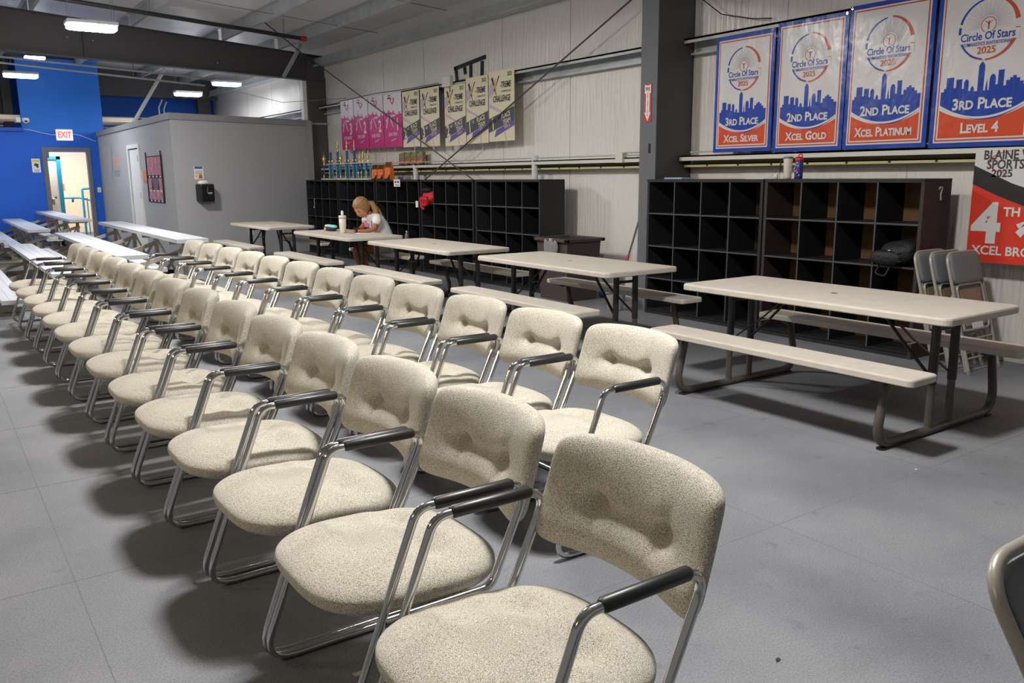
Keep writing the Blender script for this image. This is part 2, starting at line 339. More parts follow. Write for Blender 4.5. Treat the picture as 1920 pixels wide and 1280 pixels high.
for k in range(5):
    MB().tube([(-3, 24.3, 2.72 + .075 * k), (1.9, 24.3, 2.72 + .075 * k)], .02, 6).build('conduit', MT['pvc'], wf)
    MB().tube([(4.1, 24.3, 2.72 + .085 * k), (5.6, 24.3, 2.72 + .085 * k)], .02, 6).build('conduit', MT['pvc'], wf)
# room behind the open door
hall = MB().box(1.6, 4.9, 27.2, 27.3, 0, 3).box(4.8, 4.9, 23.45, 27.2, 0, 3).box(1.6, 1.7, 23.45, 27.2, 0, 3).box(1.6, 4.9, 23.45, 27.3, 2.9, 3).build('wall_hall', MT['cream']); tag(hall, kind='structure')
for (x, y, z, p, c) in ((3.2, 25.2, 2.8, 120, (1, .93, .82)),):
    L = bpy.data.lights.new('hall_lamp', 'AREA'); L.size = .6; L.energy = p; L.color = c; o = bpy.data.objects.new('hall_lamp', L); C.objects.link(o); o.location = (x, y, z)
df = MB().box(2.55, 2.65, YE - .03, YE + .17, 0, 2.26).box(3.52, 3.6, YE - .03, YE + .17, 0, 2.26).box(2.65, 3.52, YE - .03, YE + .17, 2.18, 2.26).build('door_1', MT['dgrey']); tag(df, kind='structure')
# teal framed inner door seen through it
MB().box(2.3, 3.1, 25.52, 25.56, 0, 2.02).build('inner_door', MT['offw'], df)
MB().box(3.1, 3.2, 25.5, 25.6, 0, 2.1).box(2.3, 3.2, 25.5, 25.6, 2.02, 2.1).build('teal_frame', MT['teal'], df)
MB().tube([(3.0, 25.49, 1.03), (3.0, 25.45, 1.03)], .03, 8).build('door_knob', MT['brown'], df)
MB().bbox(2.66, 2.72, YE + .0, YE + .14, .9, 1.05, .005).bbox(2.66, 2.70, YE, YE + .1, 2.0, 2.15, .005).build('door_hinge', MT['chrome'], df)
hr = empty('handrail', (3.6, 26.2, 0), 0, 'teal pipe handrail with balusters inside the bright doorway', 'handrail')
MB().tube(fillet([(-.35, 0, 1.0), (.05, 0, 1.0), (.35, -.25, .92)], .05), .025, 8).build('rail', MT['teal'], hr)
MB().tube(fillet([(.12, -.2, 0), (.12, -.2, 1.25), (.6, -.2, 1.25)], .06), .03, 8).build('post', MT['teal'], hr)
for k in range(3): MB().tube([(.22 + .09 * k, -.2, 0), (.22 + .09 * k, -.2, 1.0)], .015, 6).build('baluster', MT['teal'], hr)
MB().tube([(-.1, 0, .98), (-.1, .1, .9)], .03, 8).build('bracket', MT['teal'], hr)
tag(MB().bbox(3.32, 3.45, 27.17, 27.195, 1.2, 1.38, .003).build('picture', MT['orangep']), 'small orange picture on the cream wall inside the doorway', 'picture')

# grey office box
A0 = Vector((3.8, 16.0, 0)); A1 = Vector((6.72, 16.86, 0)); dv = (A1 - A0).normalized(); nv = Vector((dv.y, -dv.x, 0))
g = MB().box(3.8, 3.92, 16.1, 18.75, 0, 2.53).box(3.8, 3.92, 19.72, YE, 0, 2.53).box(3.8, 3.92, 18.75, 19.72, 2.12, 2.53)
bs = g.build('wall_office', MT['grey']); tag(bs, kind='structure')
g = MB(); p = [A0, A1, A1 - nv * .12, Vector((3.95, 16.16, 0)), Vector((3.8, 16.11, 0))]; g.prism([(q.x, q.y) for q in p], 'z', 0, 2.53)
bs2 = g.build('wall_office_front', MT['grey']); tag(bs2, kind='structure')
MB().prism([(3.77, 16.09), (3.93, 16.12), (3.93, YE), (3.77, YE)], 'z', 2.53, 2.645).build('parapet_cap', MT['trimg'], bs)
MB().prism([(q.x, q.y) for q in (A0 + nv * .03 - dv * .03, A1 + nv * .03, A1 - nv * .12, Vector((3.95, 16.16, 0)), Vector((3.77, 16.09, 0)))], 'z', 2.53, 2.64).build('parapet_cap', MT['trimg'], bs2)
MB().box(6.62, 6.74, 16.78, 16.95, 0, 2.62).build('corner_trim', MT['trimg'], bs2)
MB().box(3.9, XW, 16.9, YE, 2.56, 2.6).build('office_roof', MT['trimg'], bs)
# white door in its side
d2 = MB().box(3.77, 3.93, 18.65, 18.75, 0, 2.2).box(3.77, 3.93, 19.72, 19.82, 0, 2.2).box(3.77, 3.93, 18.75, 19.72, 2.12, 2.2).build('door_2', MT['white']); tag(d2, kind='structure')
MB().box(3.80, 3.84, 18.80, 19.70, 0, 2.1).build('door_leaf', MT['white'], d2)
MB().box(3.797, 3.82, 18.77, 18.805, 0, 2.08).build('gap', MT['rubber'], d2)
for z in (.35, 1.1, 1.85): MB().bbox(3.775, 3.80, 18.74, 18.84, z, z + .12, .004).build('door_hinge', MT['aluf'], d2)

# steel frame of the hall
def column(name, y, x0, label, h):
    c = empty(name, (0, 0, 0), 0, label, 'column')
    MB().box(x0, x0 + .012, y, y + .25, 0, h).build('front_flange', MT['steel2'], c)  # room-facing flange in a lighter grey than the web
    MB().box(x0 + .012, XW - .012, y + .11, y + .12, 0, h).build('web', MT['steel'], c)
    MB().box(XW - .014, XW - .002, y, y + .25, 0, h).build('rear_flange', MT['steel'], c)
    MB().box(x0 - .02, XW - .005, y - .01, y + .26, 0, .015).build('base_plate', MT['steel2'], c)
    return c
c1 = column('steel_column', 6.76, 6.6, 'tall dark grey steel column between the two cubby banks, carrying the fire extinguisher sign', 4.0)
MB().box(6.612, XW - .014, 6.765, 6.775, 0, 4.0).build('web_plate', MT['steel'], c1)
for (z) in (1.78, 1.01, .3): MB().box(6.592, 6.601, 6.84, 6.865, z - .05, z + .05).build('slot', MT['rubber'], c1)
c2 = column('steel_column', 16.95, 6.75, 'far dark steel column at the corner of the grey office box', 3.5)
MB().box(6.762, XW - .014, 16.955, 16.965, 0, 3.9).build('web_plate', MT['steel'], c2)
MB().box(6.66, 6.74, 16.97, 17.1, 2.65, 3.42).build('white_flashing', MT['white'], c2)
def rafter(name, y, label, xr=XW - .02):
    r = empty(name, (0, 0, 0), 0, label, 'beam')
    MB().prism([(-14, bbot(-14)), (xr, bbot(xr)), (xr, btop(xr)), (-14, btop(-14))], 'y', y - .006, y + .006).build('web', MT['steel'], r)
    MB().prism([(-14, bbot(-14)), (xr, bbot(xr)), (xr, bbot(xr) + .012), (-14, bbot(-14) + .012)], 'y', y - .1, y + .1).build('bottom_flange', MT['steel'], r)
    MB().prism([(-14, btop(-14) - .012), (xr, btop(xr) - .012), (xr, btop(xr)), (-14, btop(-14))], 'y', y - .1, y + .1).build('top_flange', MT['steel'], r)
    return r
r1 = rafter('roof_beam', YB, 'long dark steel roof beam crossing the hall above the grey office box')
for x in (2.68, -1.5): MB().box(x, x + .012, YB - .09, YB + .09, bbot(x), btop(x)).build('splice_plate', MT['steel'], r1)
for (x, z) in ((2.45, 3.92), (2.85, 3.90), (5.0, 3.66), (6.35, 3.62)): MB().tube([(x, YB - .006, z), (x, YB - .02, z)], .012, 6).build('bolt', MT['galv'], r1)
r2 = rafter('roof_beam', 6.885, 'near dark steel roof beam on the column beside the banners')
for (p0, p1, lb, w) in (((6.24, 16.88, 3.46), (6.5, 16.5, 4.06), 'short grey diagonal brace from the dark beam up to a purlin', .08), ((3.98, 20.0, 2.66), (4.8, 20.0, 3.95), 'white diagonal steel brace rising from the grey office box', .075)):
    tag(MB().beam(p0, p1, w, .006, (0, 1, 0)).beam(p0, p1, .006, .06, (0, 1, 0)).build('diagonal_brace', MT['galv'] if w > .077 else MT['white']), lb, 'brace')
for (p0, p1, lb, r) in (((6.88, 7.05, 3.62), (6.88, 12.62, 1.35), 'dark bracing rod falling from the near column behind the challenge banners', .011),
                     ((6.84, 16.8, 3.8), (6.84, 10.85, 1.45), 'grey bracing rod falling from the far column across the pink banners', .010),
                     ((5.0, 15.0, 4.32), (6.9, 16.85, 3.75), 'dark roof bracing rod ending near the far column', .012),
                     ((1.0, 10.4, 4.5), (4.95, 14.95, 4.33), 'dark roof bracing rod crossing under the ceiling sheets', .012)):
    tag(MB().tube([p0, p1], r, 6).build('bracing_rod', MT['steel']), lb, 'rod')
tag(MB().tube([(5.6, 18.6, 3.35), (6.3, 17.2, 3.0), (6.95, 15.5, 2.98)], .005, 5).build('hanging_cable', MT['galvd']), 'thin cable stretched above the grey office box', 'cable')
pr = empty('sprinkler_pipe', (0, 0, 0), 0, 'long black pipe with a red end cap hanging below the roof', 'pipe')
MB().tube([(-3, 15, 4.55), (2.21, 15, 4.18), (5.92, 15, 3.92)], .035, 8).build('pipe', MT['legd'], pr)
MB().tube([(5.9, 15, 3.921), (6.0, 15, 3.915)], .045, 8).build('end_cap', MT['redp'], pr)
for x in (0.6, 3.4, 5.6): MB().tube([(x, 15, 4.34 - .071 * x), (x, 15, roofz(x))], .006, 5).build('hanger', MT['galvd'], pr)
for k, (z0, z1, lb) in enumerate(((3.60, 3.45, 'upper grey conduit running under the dark roof beam'), (3.50, 3.31, 'lower grey conduit running under the dark roof beam'))):
    q = empty('beam_conduit', (0, 0, 0), 0, lb, 'conduit')
    MB().tube([(-2.5, 17.6, z0 + .19), (1.45, 17.6, z0), (4.9, 17.6, z1 - .02)], .018, 8).build('pipe', MT['galv'], q)
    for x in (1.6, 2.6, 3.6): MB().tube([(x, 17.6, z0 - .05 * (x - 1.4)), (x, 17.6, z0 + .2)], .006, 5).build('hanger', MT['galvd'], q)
wp = empty('wall_pipe', (5.5, 24.2, 0), 0, 'bent white conduit rising from the office box to the lamp', 'pipe')
MB().tube(fillet([(0, 0, 2.7), (0, 0, 3.35), (.1, 0, 3.55)], .1), .02, 6).build('pipe', MT['pvc'], wp)
MB().tube(fillet([(.12, 0, 2.7), (.12, 0, 3.3), (.2, 0, 3.5)], .1), .02, 6).build('pipe', MT['pvc'], wp)
tag(MB().tube(fillet([(6.0, 22.6, 2.6), (6.0, 22.6, 2.9), (7.05, 22.6, 2.9)], .12), .05, 8).tube(fillet([(6.0, 22.4, 2.6), (6.0, 22.4, 2.8), (7.05, 22.4, 2.8)], .12), .05, 8).build('duct_pipe', MT['trimg']), 'grey bent duct pipes lying on the office roof by the white wall', 'pipe')

# light fixtures
FL = {0: 'near high bay lamp above the chair rows, out over the aisle', 1: 'high bay lamp above the middle of the chair rows', 2: 'large glowing high bay lamp hanging before the dark roof beam'}
FN = {3: 'high bay lamp far to the left near the camera', 4: 'high bay lamp far to the left halfway down the hall', 5: 'high bay lamp far to the left near the dark beam', 6: 'glowing lamp at the left edge in front of the dark panels', 7: 'glowing lamp by the white insulated wall behind the beam', 8: 'glowing lamp just above the grey office box', 9: 'glowing lamp far left beyond the beam'}
for i, (x, y, z, p, c) in enumerate(LIGHTS):
    f = empty('high_bay_lamp', (x, y, z), 0, {**FL, **FN}[i], 'ceiling lamp', 'high bay lamps')
    MB().bbox(-.31, .31, -.15, .15, -.005, .045, .01).build('housing', MT['white'], f)
    MB().soft((0, 0, -.03), (.6, .28, .075), 6, 8).build('lens', MT['lens'] if i < 3 else (MT['lensdim'] if i < 6 else MT['lensfar']), f)
    for sx in (-.27, .27):
        for sy in (-.1, .1): MB().tube([(sx, sy, .04), (sx, 0, min(1.3, roofz(x) - z - .02))], .0025, 4).build('wire', MT['galvd'], f)
tag(MB().bbox(2.28, 2.68, 21.9, 22.1, 4.12, 4.17, .01).build('distant_tube_lamp', MT['lensfar']), 'thin glowing tube lamp just under the dark beam at upper left', 'ceiling lamp')

# things fixed on the blue wall
sg = face_root('exit_sign', (3.07, YE - .01, 2.55), 0, 'white exit sign with red letters over the blue wall doorway', 'exit sign')
MB().bbox(-.18, .18, -.13, .13, 0, .05, .01).build('sign_box', MT['exitm'], sg)
text('lettering', 'EXIT', .2, 0, 0, mat('exit_red', (240, 110, 100), .5, emit=(255, 90, 80), es=.4), sg, .052, .02, sx=.72)
sg = face_root('camera_notice', (2.40, YE - .003, 1.83), 0, 'white notice with a yellow band left of the doorway', 'sign')
flat('panel', [rect(-.09, .09, -.16, .16)], MT['paper'], sg, .004, .004); flat('yellow_band', [rect(-.075, .075, .09, .135)], MT['yprint'], sg, .006)
flat('camera_print', [[(-.05, .0), (.03, -.03), (.06, .03), (-.02, .06)], rect(.0, .05, -.05, -.02)], MT['ink'], sg, .006)
for k in range(3): flat('text_line', [rect(-.05, .06, -.1 - .02 * k, -.092 - .02 * k)], MT['trimg'], sg, .006)
s = face_root('light_switch', (3.72, YE - .003, 1.24), 0, 'small cream light switch beside the grey office box', 'switch')
flat('plate', [rect(-.04, .04, -.06, .06)], MT['paper'], s, .006, .006); flat('toggle', [rect(-.014, .014, -.03, .03)], MT['yprint'], s, .012, .006)
s = empty('dome_camera', (2.28, YE - .09, 2.87), 0, 'white dome camera on the blue wall ledge', 'camera')
MB().lathe([(.0, -.08), (.04, -.07), (.075, -.03), (.08, .02), (.07, .05), (0, .06)]).build('dome', MT['white'], s)
MB().lathe([(0, -.03), (.03, -.02), (.03, .01), (0, .015)], (0, -.07, -.02), 10).build('lens', MT['rubber'], s)
MB().bbox(-.2, -.1, -.02, .09, -.05, .06, .01).build('mount', MT['white'], s)
pts = [(1.95 + .12 * k, YE - .02, 2.62 + .05 * sin(k * .7) - .018 * max(0, k - 6)) for k in range(16)]
tag(MB().tube(pts, .006, 5).build('wall_cable', MT['white']), 'white cable strung over the blue wall above the doorway', 'cable')

# things on the grey office box
def on_left(name, y, z, label, cat): # left face of the office (facing -x)
    return wallroot(name, y, z, 3.8 - .002, label, cat)
s = on_left('faded_logo', 21.4, 1.8, 'faded wall logo of a stretching figure beside an orange block', 'wall sign')
flat('figure', [[(-.36, .0), (-.34, .0), (-.28, .42), (-.31, .42)], [(-.33, .25), (-.1, .3), (-.1, .32), (-.33, .28)], [(-.33, .1), (-.5, -.35), (-.48, -.36), (-.31, .08)], [(-.33, .1), (-.22, -.4), (-.2, -.4), (-.3, .1)], disc(-.27, .46, .03, 8)], mat('logo_grey', (150, 150, 156), .7), s, .002)
flat('orange_block', [rect(-.1 + .12 * k, -.02 + .12 * k, -.02, .2) for k in range(6)], mat('logo_peach', (226, 178, 150), .7), s, .002)
flat('grey_block', [rect(-.1 + .12 * k, -.02 + .12 * k, -.24, -.1) for k in range(5)], mat('logo_pale', (160, 162, 170), .7), s, .002)
s = on_left('roster_poster', 17.45, 1.49, 'tall pink and black fabric poster hung on two rods beside the white door', 'poster')
flat('cloth', [rect(-.62, .62, -.44, .44)], mat('poster_black', (50, 50, 64), .8), s, .012, .006)
pk = mat('poster_pink', (196, 132, 150), .8, mottle=.35, mscale=9)
for (z0, z1, xs) in ((.08, .42, (0, 1, 2, 3)), (-.2, .02, (0, 3)), (-.39, -.2, (0, 1, 2, 3))):
    for k in xs: flat('pink_panel', [rect(-.6 + .3 * k, -.32 + .3 * k, z0, z1)], pk, s, .014)
flat('centre_print', [[(-.3, .02), (.3, .02), (.12, -.2), (-.12, -.2)]], mat('poster_mauve', (120, 104, 124), .8), s, .014)
for z in (.05, -.41, -.22):
    for k in range(4): flat('name_tag', [rect(-.5 + .3 * k, -.4 + .3 * k, z - .015, z + .015)], MT['paper'], s, .0155)
for x in (-.62, .62): MB().tube([(x, -.44, .02), (x, .52, .02)], .012, 6).build('rod', MT['rubber'], s)
s = on_left('side_notice', 18.33, 1.54, 'small orange and pink flyer tucked behind the black poster', 'flyer')
flat('sheet', [rect(-.16, .16, -.12, .12)], MT['orangep'], s, .003); flat('border', [rect(-.16, .16, -.12, -.06)], pk, s, .005)
s = on_left('paper_notice', 18.66, 1.52, 'pale paper notice beside the white door', 'flyer'); flat('sheet', [rect(-.1, .1, -.2, .14)], mat('pale_sheet', (214, 218, 220), .7), s, .003); flat('print', [rect(-.04, .04, -.02, .05)], MT['trimg'], s, .005)
def on_front(name, t, z, label, cat):
    p = A0 + dv * t + nv * .002; return face_root(name, (p.x, p.y, z), math.atan2(dv.y, dv.x), label, cat)
s = on_front('dispenser', .52, 1.25, 'black towel dispenser with a paper tuft on top, on the grey wall', 'dispenser')
MB().bbox(-.14, .14, -.17, .15, 0, .2, .03, 3).build('case', mat('dispenser_black', (34, 34, 34), .25), s)
MB().soft((-.02, .17, .09), (.2, .09, .12), 6, 2.5).build('paper_tuft', MT['paper'], s)
MB().bbox(-.01, .08, -.03, 0, .198, .206, .002).build('badge', MT['galv'], s); MB().tube(fillet([(0, .1, .2), (-.03, .0, .215), (.05, -.06, .2)], .02), .004, 5).build('key_cord', MT['galvd'], s)
s = on_front('hygiene_notice', .48, 1.60, 'white notice with a blue band and orange drawing above the dispenser', 'sign')
flat('sheet', [rect(-.095, .095, -.12, .12)], MT['paper'], s, .003); flat('blue_band', [rect(-.08, .08, .07, .115)], MT['bprint'], s, .005)
flat('orange_drawing', [disc(.03, -.06, .04, 10), [(-.02, -.1), (.07, -.1), (.05, -.05), (0, -.05)], rect(-.06, -.04, -.08, -.04)], MT['orangep'], s, .005)
for k in range(3): flat('text_line', [rect(-.07, .07, .02 - .02 * k, .028 - .02 * k)], MT['trimg'], s, .005)
s = on_front('outlet', 1.5, .48, 'white outlet plate low on the grey wall behind the far table', 'outlet'); flat('plate', [rect(-.05, .05, -.07, .07)], MT['paper'], s, .006, .006)
flat('socket', [rect(-.015, .015, .015, .045), rect(-.015, .015, -.045, -.015)], MT['trimg'], s, .0075)

# ================================================================== BANNERS
def star_banner(yl, yr, z0, z1, place, level, label):
    w = yl - yr; h = z1 - z0
    r = wallroot('award_banner', (yl + yr) / 2, z0, 6.925, label, 'banner', 'blue and red award banners'); hw = w / 2
    flat('sheet', [rect(-hw, hw, 0, h)], B['blue'], r, .004, .004)
    i = .038; flat('white_border', [rect(-hw + i, hw - i, i, h - i)], B['white'], r, .0055)
    i = .05; flat('red_border', [rect(-hw + i, hw - i, i, h - i)], B['dred'], r, .007)
    i = .062; flat('white_field', [rect(-hw + i, hw - i, i, h - i)], B['white'], r, .0085)
    i2 = .074; a = hw - i2
    def arc(base, dip, x): return base - dip * (1 - (x / a) ** 2)
    xs = [-a + 2 * a * k / 20 for k in range(21)]
    flat('red_ground', [[(-a, i2), (a, i2)] + [(x, arc(.235 * h, .068 * h, x)) for x in xs[::-1]]], B['red'], r, .010)
    t = [(-1, .0), (-1, .05), (-.93, .05), (-.93, .07), (-.88, .07), (-.88, .135), (-.70, .135), (-.70, .07), (-.64, .07), (-.64, .12), (-.50, .12), (-.5, .06), (-.45, .06), (-.45, .10), (-.42, .115), (-.37, .115), (-.34, .10), (-.34, .045), (-.29, .045), (-.29, .06), (-.25, .075), (-.21, .06), (-.21, .04),
         (-.13, .04), (-.13, .19), (-.1, .205), (-.06, .215), (-.02, .205), (.01, .19), (.01, .04), (.05, .04), (.08, .11), (.11, .04), (.14, .04), (.14, .11), (.17, .13), (.21, .135), (.25, .13), (.28, .11), (.28, .07), (.33, .07), (.33, .155), (.46, .155), (.46, .06), (.52, .06), (.52, .09), (.6, .09), (.6, .105), (.66, .105), (.66, .115), (.74, .115), (.74, .1), (.82, .1), (.82, .08), (.9, .08), (.9, .06), (1, .06), (1, 0)]
    yb = .30 * h
    # skyline as column quads, so that it stays a clean shape
    quads = []; lo = lambda x: arc(.268 * h, .082 * h, x)
    pts = [(p[0] * a, yb + p[1] * h * 1.0) for p in t]
    for k in range(len(pts) - 1):
        (xa, ya), (xb, yb2) = pts[k], pts[k + 1]
        if xb - xa > 1e-5: quads.append([(xa, lo(xa)), (xb, lo(xb)), (xb, yb2), (xa, ya)])
    flat('skyline', quads, B['blue'], r, .010)
    sw = []
    for k in range(20):
        xa, xb = xs[k], xs[k + 1]; f = lambda x: .010 * h * max(0, 1 - abs((x - .3 * a) / (.75 * a)))
        c0 = lambda x: arc(.252 * h, .080 * h, x)
        sw.append([(xa, c0(xa) - f(xa)), (xb, c0(xb) - f(xb)), (xb, c0(xb)), (xa, c0(xa))])
    flat('blue_swoosh', sw[4:], B['blue'], r, .0105)
    cy = .708 * h; R = .282 * w
    flat('blue_arc', ring(0, cy, 97, 166, lambda t: R * (.95 - .03 * t), lambda t: R * 1.0), B['blue'], r, .010)
    flat('blue_arc', ring(0, cy, 172, 262, lambda t: R * (.91 + .05 * t), lambda t: R), B['blue'], r, .010)
    flat('red_arc', ring(0, cy, -92, -4, lambda t: R * (.98 - .1 * t), lambda t: R * 1.03), B['dred'], r, .0105)
    flat('red_arc', ring(0, cy, 12, 86, lambda t: R * (.88 + .09 * t), lambda t: R * 1.03), B['dred'], r, .0105)
    flat('red_arc', ring(0, cy, 235, 266, lambda t: R * 1.0, lambda t: R * 1.02, 10), B['dred'], r, .0105)
    rays = []
    for k in range(37):
        A = radians(-12 + 204 * k / 36); q0 = R * .30; q1 = R * (.55 + .3 * abs(sin(k * 1.3))); c_, s_ = cos(A), sin(A); wq = .0012
        rays.append([(q0 * c_ - s_ * wq, cy + .12 * R + q0 * s_ + c_ * wq), (q0 * c_ + s_ * wq, cy + .12 * R + q0 * s_ - c_ * wq), (q1 * c_, cy + .12 * R + q1 * s_)])
    flat('rays', rays, B['ray'], r, .010)
    flat('emblem_ring', ring(0, cy + .12 * R, 0, 360, lambda t: R * .235, lambda t: R * .26, 20), B['dred'], r, .011)
    e = cy + .12 * R; flat('emblem_figure', [disc(0, e + .1 * R, .028 * R, 8), [(-.03 * R, e + .06 * R), (.03 * R, e + .06 * R), (.02 * R, e - .15 * R), (-.02 * R, e - .15 * R)], [(-.13 * R, e + .13 * R), (-.11 * R, e + .14 * R), (0, e + .05 * R), (0, e + .02 * R)], [(.13 * R, e + .13 * R), (.11 * R, e + .14 * R), (0, e + .05 * R), (0, e + .02 * R)]], B['dred'], r, .011)
    flat('text_gap', [rect(-R * .98, R * 1.04, cy - .42 * R, cy - .10 * R)], B['white'], r, .012)
    text('lettering', 'Circle Of Stars', .078 * (w / .78), 0, cy - .24 * R, B['blue'], r, .0135, .022, sx=.84)
    text('lettering', 'GYMNASTICS INVITATIONAL', .034 * (w / .78), 0, cy - .48 * R, B['blue'], r, .0135, .012, sx=.82)
    text('lettering', '2025', .070 * (w / .78), 0, cy - .70 * R, B['dred'], r, .0135, .012)
    text('lettering', place, .115 * (w / .78), 0, .262 * h, B['white'], r, .0135, .03, smallcaps=True, sx=.92)
    text('lettering', level, .108 * (w / .78), 0, .115 * h, B['white'], r, .0135, .03, smallcaps=True, sx=.92 if len(level) < 12 else .8)
    for x in (-hw + .02, hw - .02): MB().tube([(x, h - .02, .0), (x, h - .02, .012)], .012, 8).build('grommet', MT['chrome'], r)
star_banner(6.235, 5.50, 1.72, 2.865, '3rd Place', 'Xcel Silver', 'blue bordered award banner reading 3rd Place Xcel Silver')
star_banner(5.475, 4.715, 1.705, 2.90, '2nd Place', 'Xcel Gold', 'blue bordered award banner reading 2nd Place Xcel Gold')
star_banner(4.705, 3.925, 1.705, 2.93, '2nd Place', 'Xcel Platinum', 'blue bordered award banner reading 2nd Place Xcel Platinum')
star_banner(3.90, 3.09, 1.695, 2.95, '3rd Place', 'Level 4', 'blue bordered shiny award banner reading 3rd Place Level 4')

def challenge_banner(yl, yr, z0, z1, num, sup, level, label):
    w = yl - yr; h = z1 - z0; hw = w / 2
    r = wallroot('challenge_banner', (yl + yr) / 2, z0, 6.92, label, 'banner', 'cream challenge banners')
    flat('sheet', [rect(-hw, hw, 0, h)], B['cream'], r, .004, .004)
    flat('lilac_streak', [[(-hw, .62 * h), (-hw + .2 * w, .72 * h), (-hw + .3 * w, .9 * h), (-hw, .8 * h)]], B['lilac'], r, .0055)
    flat('grey_streak', [[(-hw, .50 * h), (hw * .2, .38 * h), (hw * .25, .40 * h), (-hw, .55 * h)], [(.1 * w, .18 * h), (.16 * w, .1 * h), (.2 * w, 0), (.17 * w, 0), (.13 * w, .09 * h)]], B['lilac'], r, .006)
    flat('dark_band', [[(-hw, .13 * h), (hw, .285 * h), (hw, .475 * h), (-hw, .33 * h)]], B['slate'], r, .007)
    flat('purple_band', [[(-.28 * w, .06 * h), (hw, .215 * h), (hw, .285 * h), (-.2 * w, .165 * h)]], B['purple'], r, .008)
    flat('cross_mark', [[(-.40 * w, .90 * h), (-.33 * w, .92 * h), (-.16 * w, .60 * h)], [(-.05 * w, .93 * h), (-.1 * w, .92 * h), (-.40 * w, .62 * h)]], B['dark'], r, .007)
    cx, cy = -.25 * w, .78 * h; flat('star_mark', [[(cx + (.11 if k % 2 == 0 else .04) * w * cos(k * pi / 5 + .3), cy + (.11 if k % 2 == 0 else .04) * w * sin(k * pi / 5 + .3)) for k in range(10)]], B['gold'], r, .0085)
    text('lettering', '2025', .075, .33 * w, .93 * h, B['dark'], r, .007, .01, sx=.8)
    text('lettering', '-TREME', .115, .17 * w, .79 * h, B['dark'], r, .0095, .018, shear=.1, sx=.70)
    text('lettering', 'GYMNASTICS', .036, .2 * w, .70 * h, B['dark'], r, .0095, .015, sx=.9, spacing=1.25)
    text('lettering', 'CHALLENGE', .118, 0.01, .60 * h, B['dark'], r, .0095, .018, shear=.1, sx=.66)
    a = .2
    text('lettering', num, .23, -.34 * w, .245 * h, B['cream'], r, .0095, .025, shear=.1, rot=a, sx=.8)
    text('lettering', sup, .055, -.17 * w, .325 * h, B['cream'], r, .0095, .015, rot=a)
    text('lettering', 'PLACE', .098, .17 * w, .365 * h, B['cream'], r, .0095, .018, shear=.1, rot=a, sx=.80)
    text('lettering', 'TEAM', .096, .21 * w, .275 * h, B['cream'], r, .0095, .018, shear=.1, rot=a, sx=.80)
    text('lettering', level, .050, .22 * w, .205 * h, B['cream'], r, .0095, .012, rot=a, sx=.85 if len(level) < 9 else .66)
challenge_banner(13.17, 12.58, 1.99, 2.90, '2', 'ND', 'XCEL SILVER', 'cream challenge banner reading 2nd Place Team, directly right of the pink banners')
challenge_banner(12.54, 11.93, 1.975, 2.895, '3', 'RD', 'XCEL GOLD', 'cream challenge banner reading 3rd Place Team')
challenge_banner(11.76, 11.14, 1.965, 2.87, '2', 'ND', 'LEVEL 4', 'cream challenge banner reading 2nd Place Team Level 4, below the taped frame')
challenge_banner(11.12, 10.52, 1.975, 2.93, '1', 'ST', 'LEVEL 6', 'cream challenge banner reading 1st Place Team Level 6')
challenge_banner(10.50, 9.86, 1.985, 2.955, '1', 'ST', 'LEVEL 8', 'rightmost cream challenge banner, next to bare wall, reading Level 8')

def pink_banner(yl, yr, z0, z1, num, level, label):
    w = yl - yr; h = z1 - z0; hw = w / 2
    r = wallroot('pink_banner', (yl + yr) / 2, z0, 6.92, label, 'banner', 'pink team banners')
    flat('sheet', [rect(-hw, hw, 0, h)], B['pink'], r, .004, .004)
    cl = []
    for k in range(12):
        x = -hw + w * (k + .5) / 12; lowy = (.70 - .06 * abs(sin(k * .9 + .4)) - (.05 if k > 6 else 0)) * h; cl.append(rect(x - w / 24, x + w / 24, lowy, h))
    flat('cloud_print', cl, B['pale'], r, .0055)
    flat('heart_mark', [[(0, .78 * h), (.11 * w, .85 * h), (.11 * w, .9 * h), (.05 * w, .92 * h), (0, .89 * h), (-.05 * w, .92 * h), (-.11 * w, .9 * h), (-.11 * w, .85 * h)]], B['pink'], r, .007)
    flat('dark_mark', [rect(-.25 * w, -.1 * w, .9 * h, .93 * h), rect(-.22 * w, -.08 * w, .95 * h, .97 * h)], B['dark'], r, .008)
    flat('heart_centre', [disc(0, .865 * h, .045 * w, 10, 1.2)], B['pale'], r, .0085)
    flat('gymnast_print', [[(-.38 * w, .36 * h), (-.33 * w, .36 * h), (-.22 * w, .58 * h), (-.27 * w, .6 * h)], [(-.27 * w, .6 * h), (-.25 * w, .56 * h), (.14 * w, .565 * h), (.14 * w, .6 * h)], [(-.2 * w, .6 * h), (-.14 * w, .6 * h), (.05 * w, .37 * h), (.02 * w, .36 * h)], disc(-.33 * w, .5 * h, .04 * w, 8)], B['pale'], r, .007)
    text('lettering', num, .29, .27 * w, .40 * h, B['white'], r, .0085, .03, sx=.8)
    text('lettering', level, .075, 0, .235 * h, B['white'], r, .0085, .03, sx=.85 if len(level) < 11 else .72)
    flat('script_line', [[(-.1 * w, .11 * h), (.18 * w, .15 * h), (.18 * w, .16 * h), (-.1 * w, .125 * h)]], B['pale'], r, .007)
pink_banner(15.72, 15.14, 2.02, 2.93, '3', 'XCEL BRONZE', 'pink gymnast banner numbered 3, reading Xcel Bronze')
pink_banner(15.12, 14.52, 2.02, 2.93, '2', 'XCEL SILVER', 'pink gymnast banner numbered 2, reading Xcel Silver')
pink_banner(14.50, 13.90, 2.015, 2.92, '2', 'XCEL GOLD', 'pink gymnast banner numbered 2, reading Xcel Gold')
pink_banner(13.88, 13.20, 2.01, 2.915, '1', 'LEVEL 4 TEAM', 'pink gymnast banner numbered 1, reading Level 4 Team')

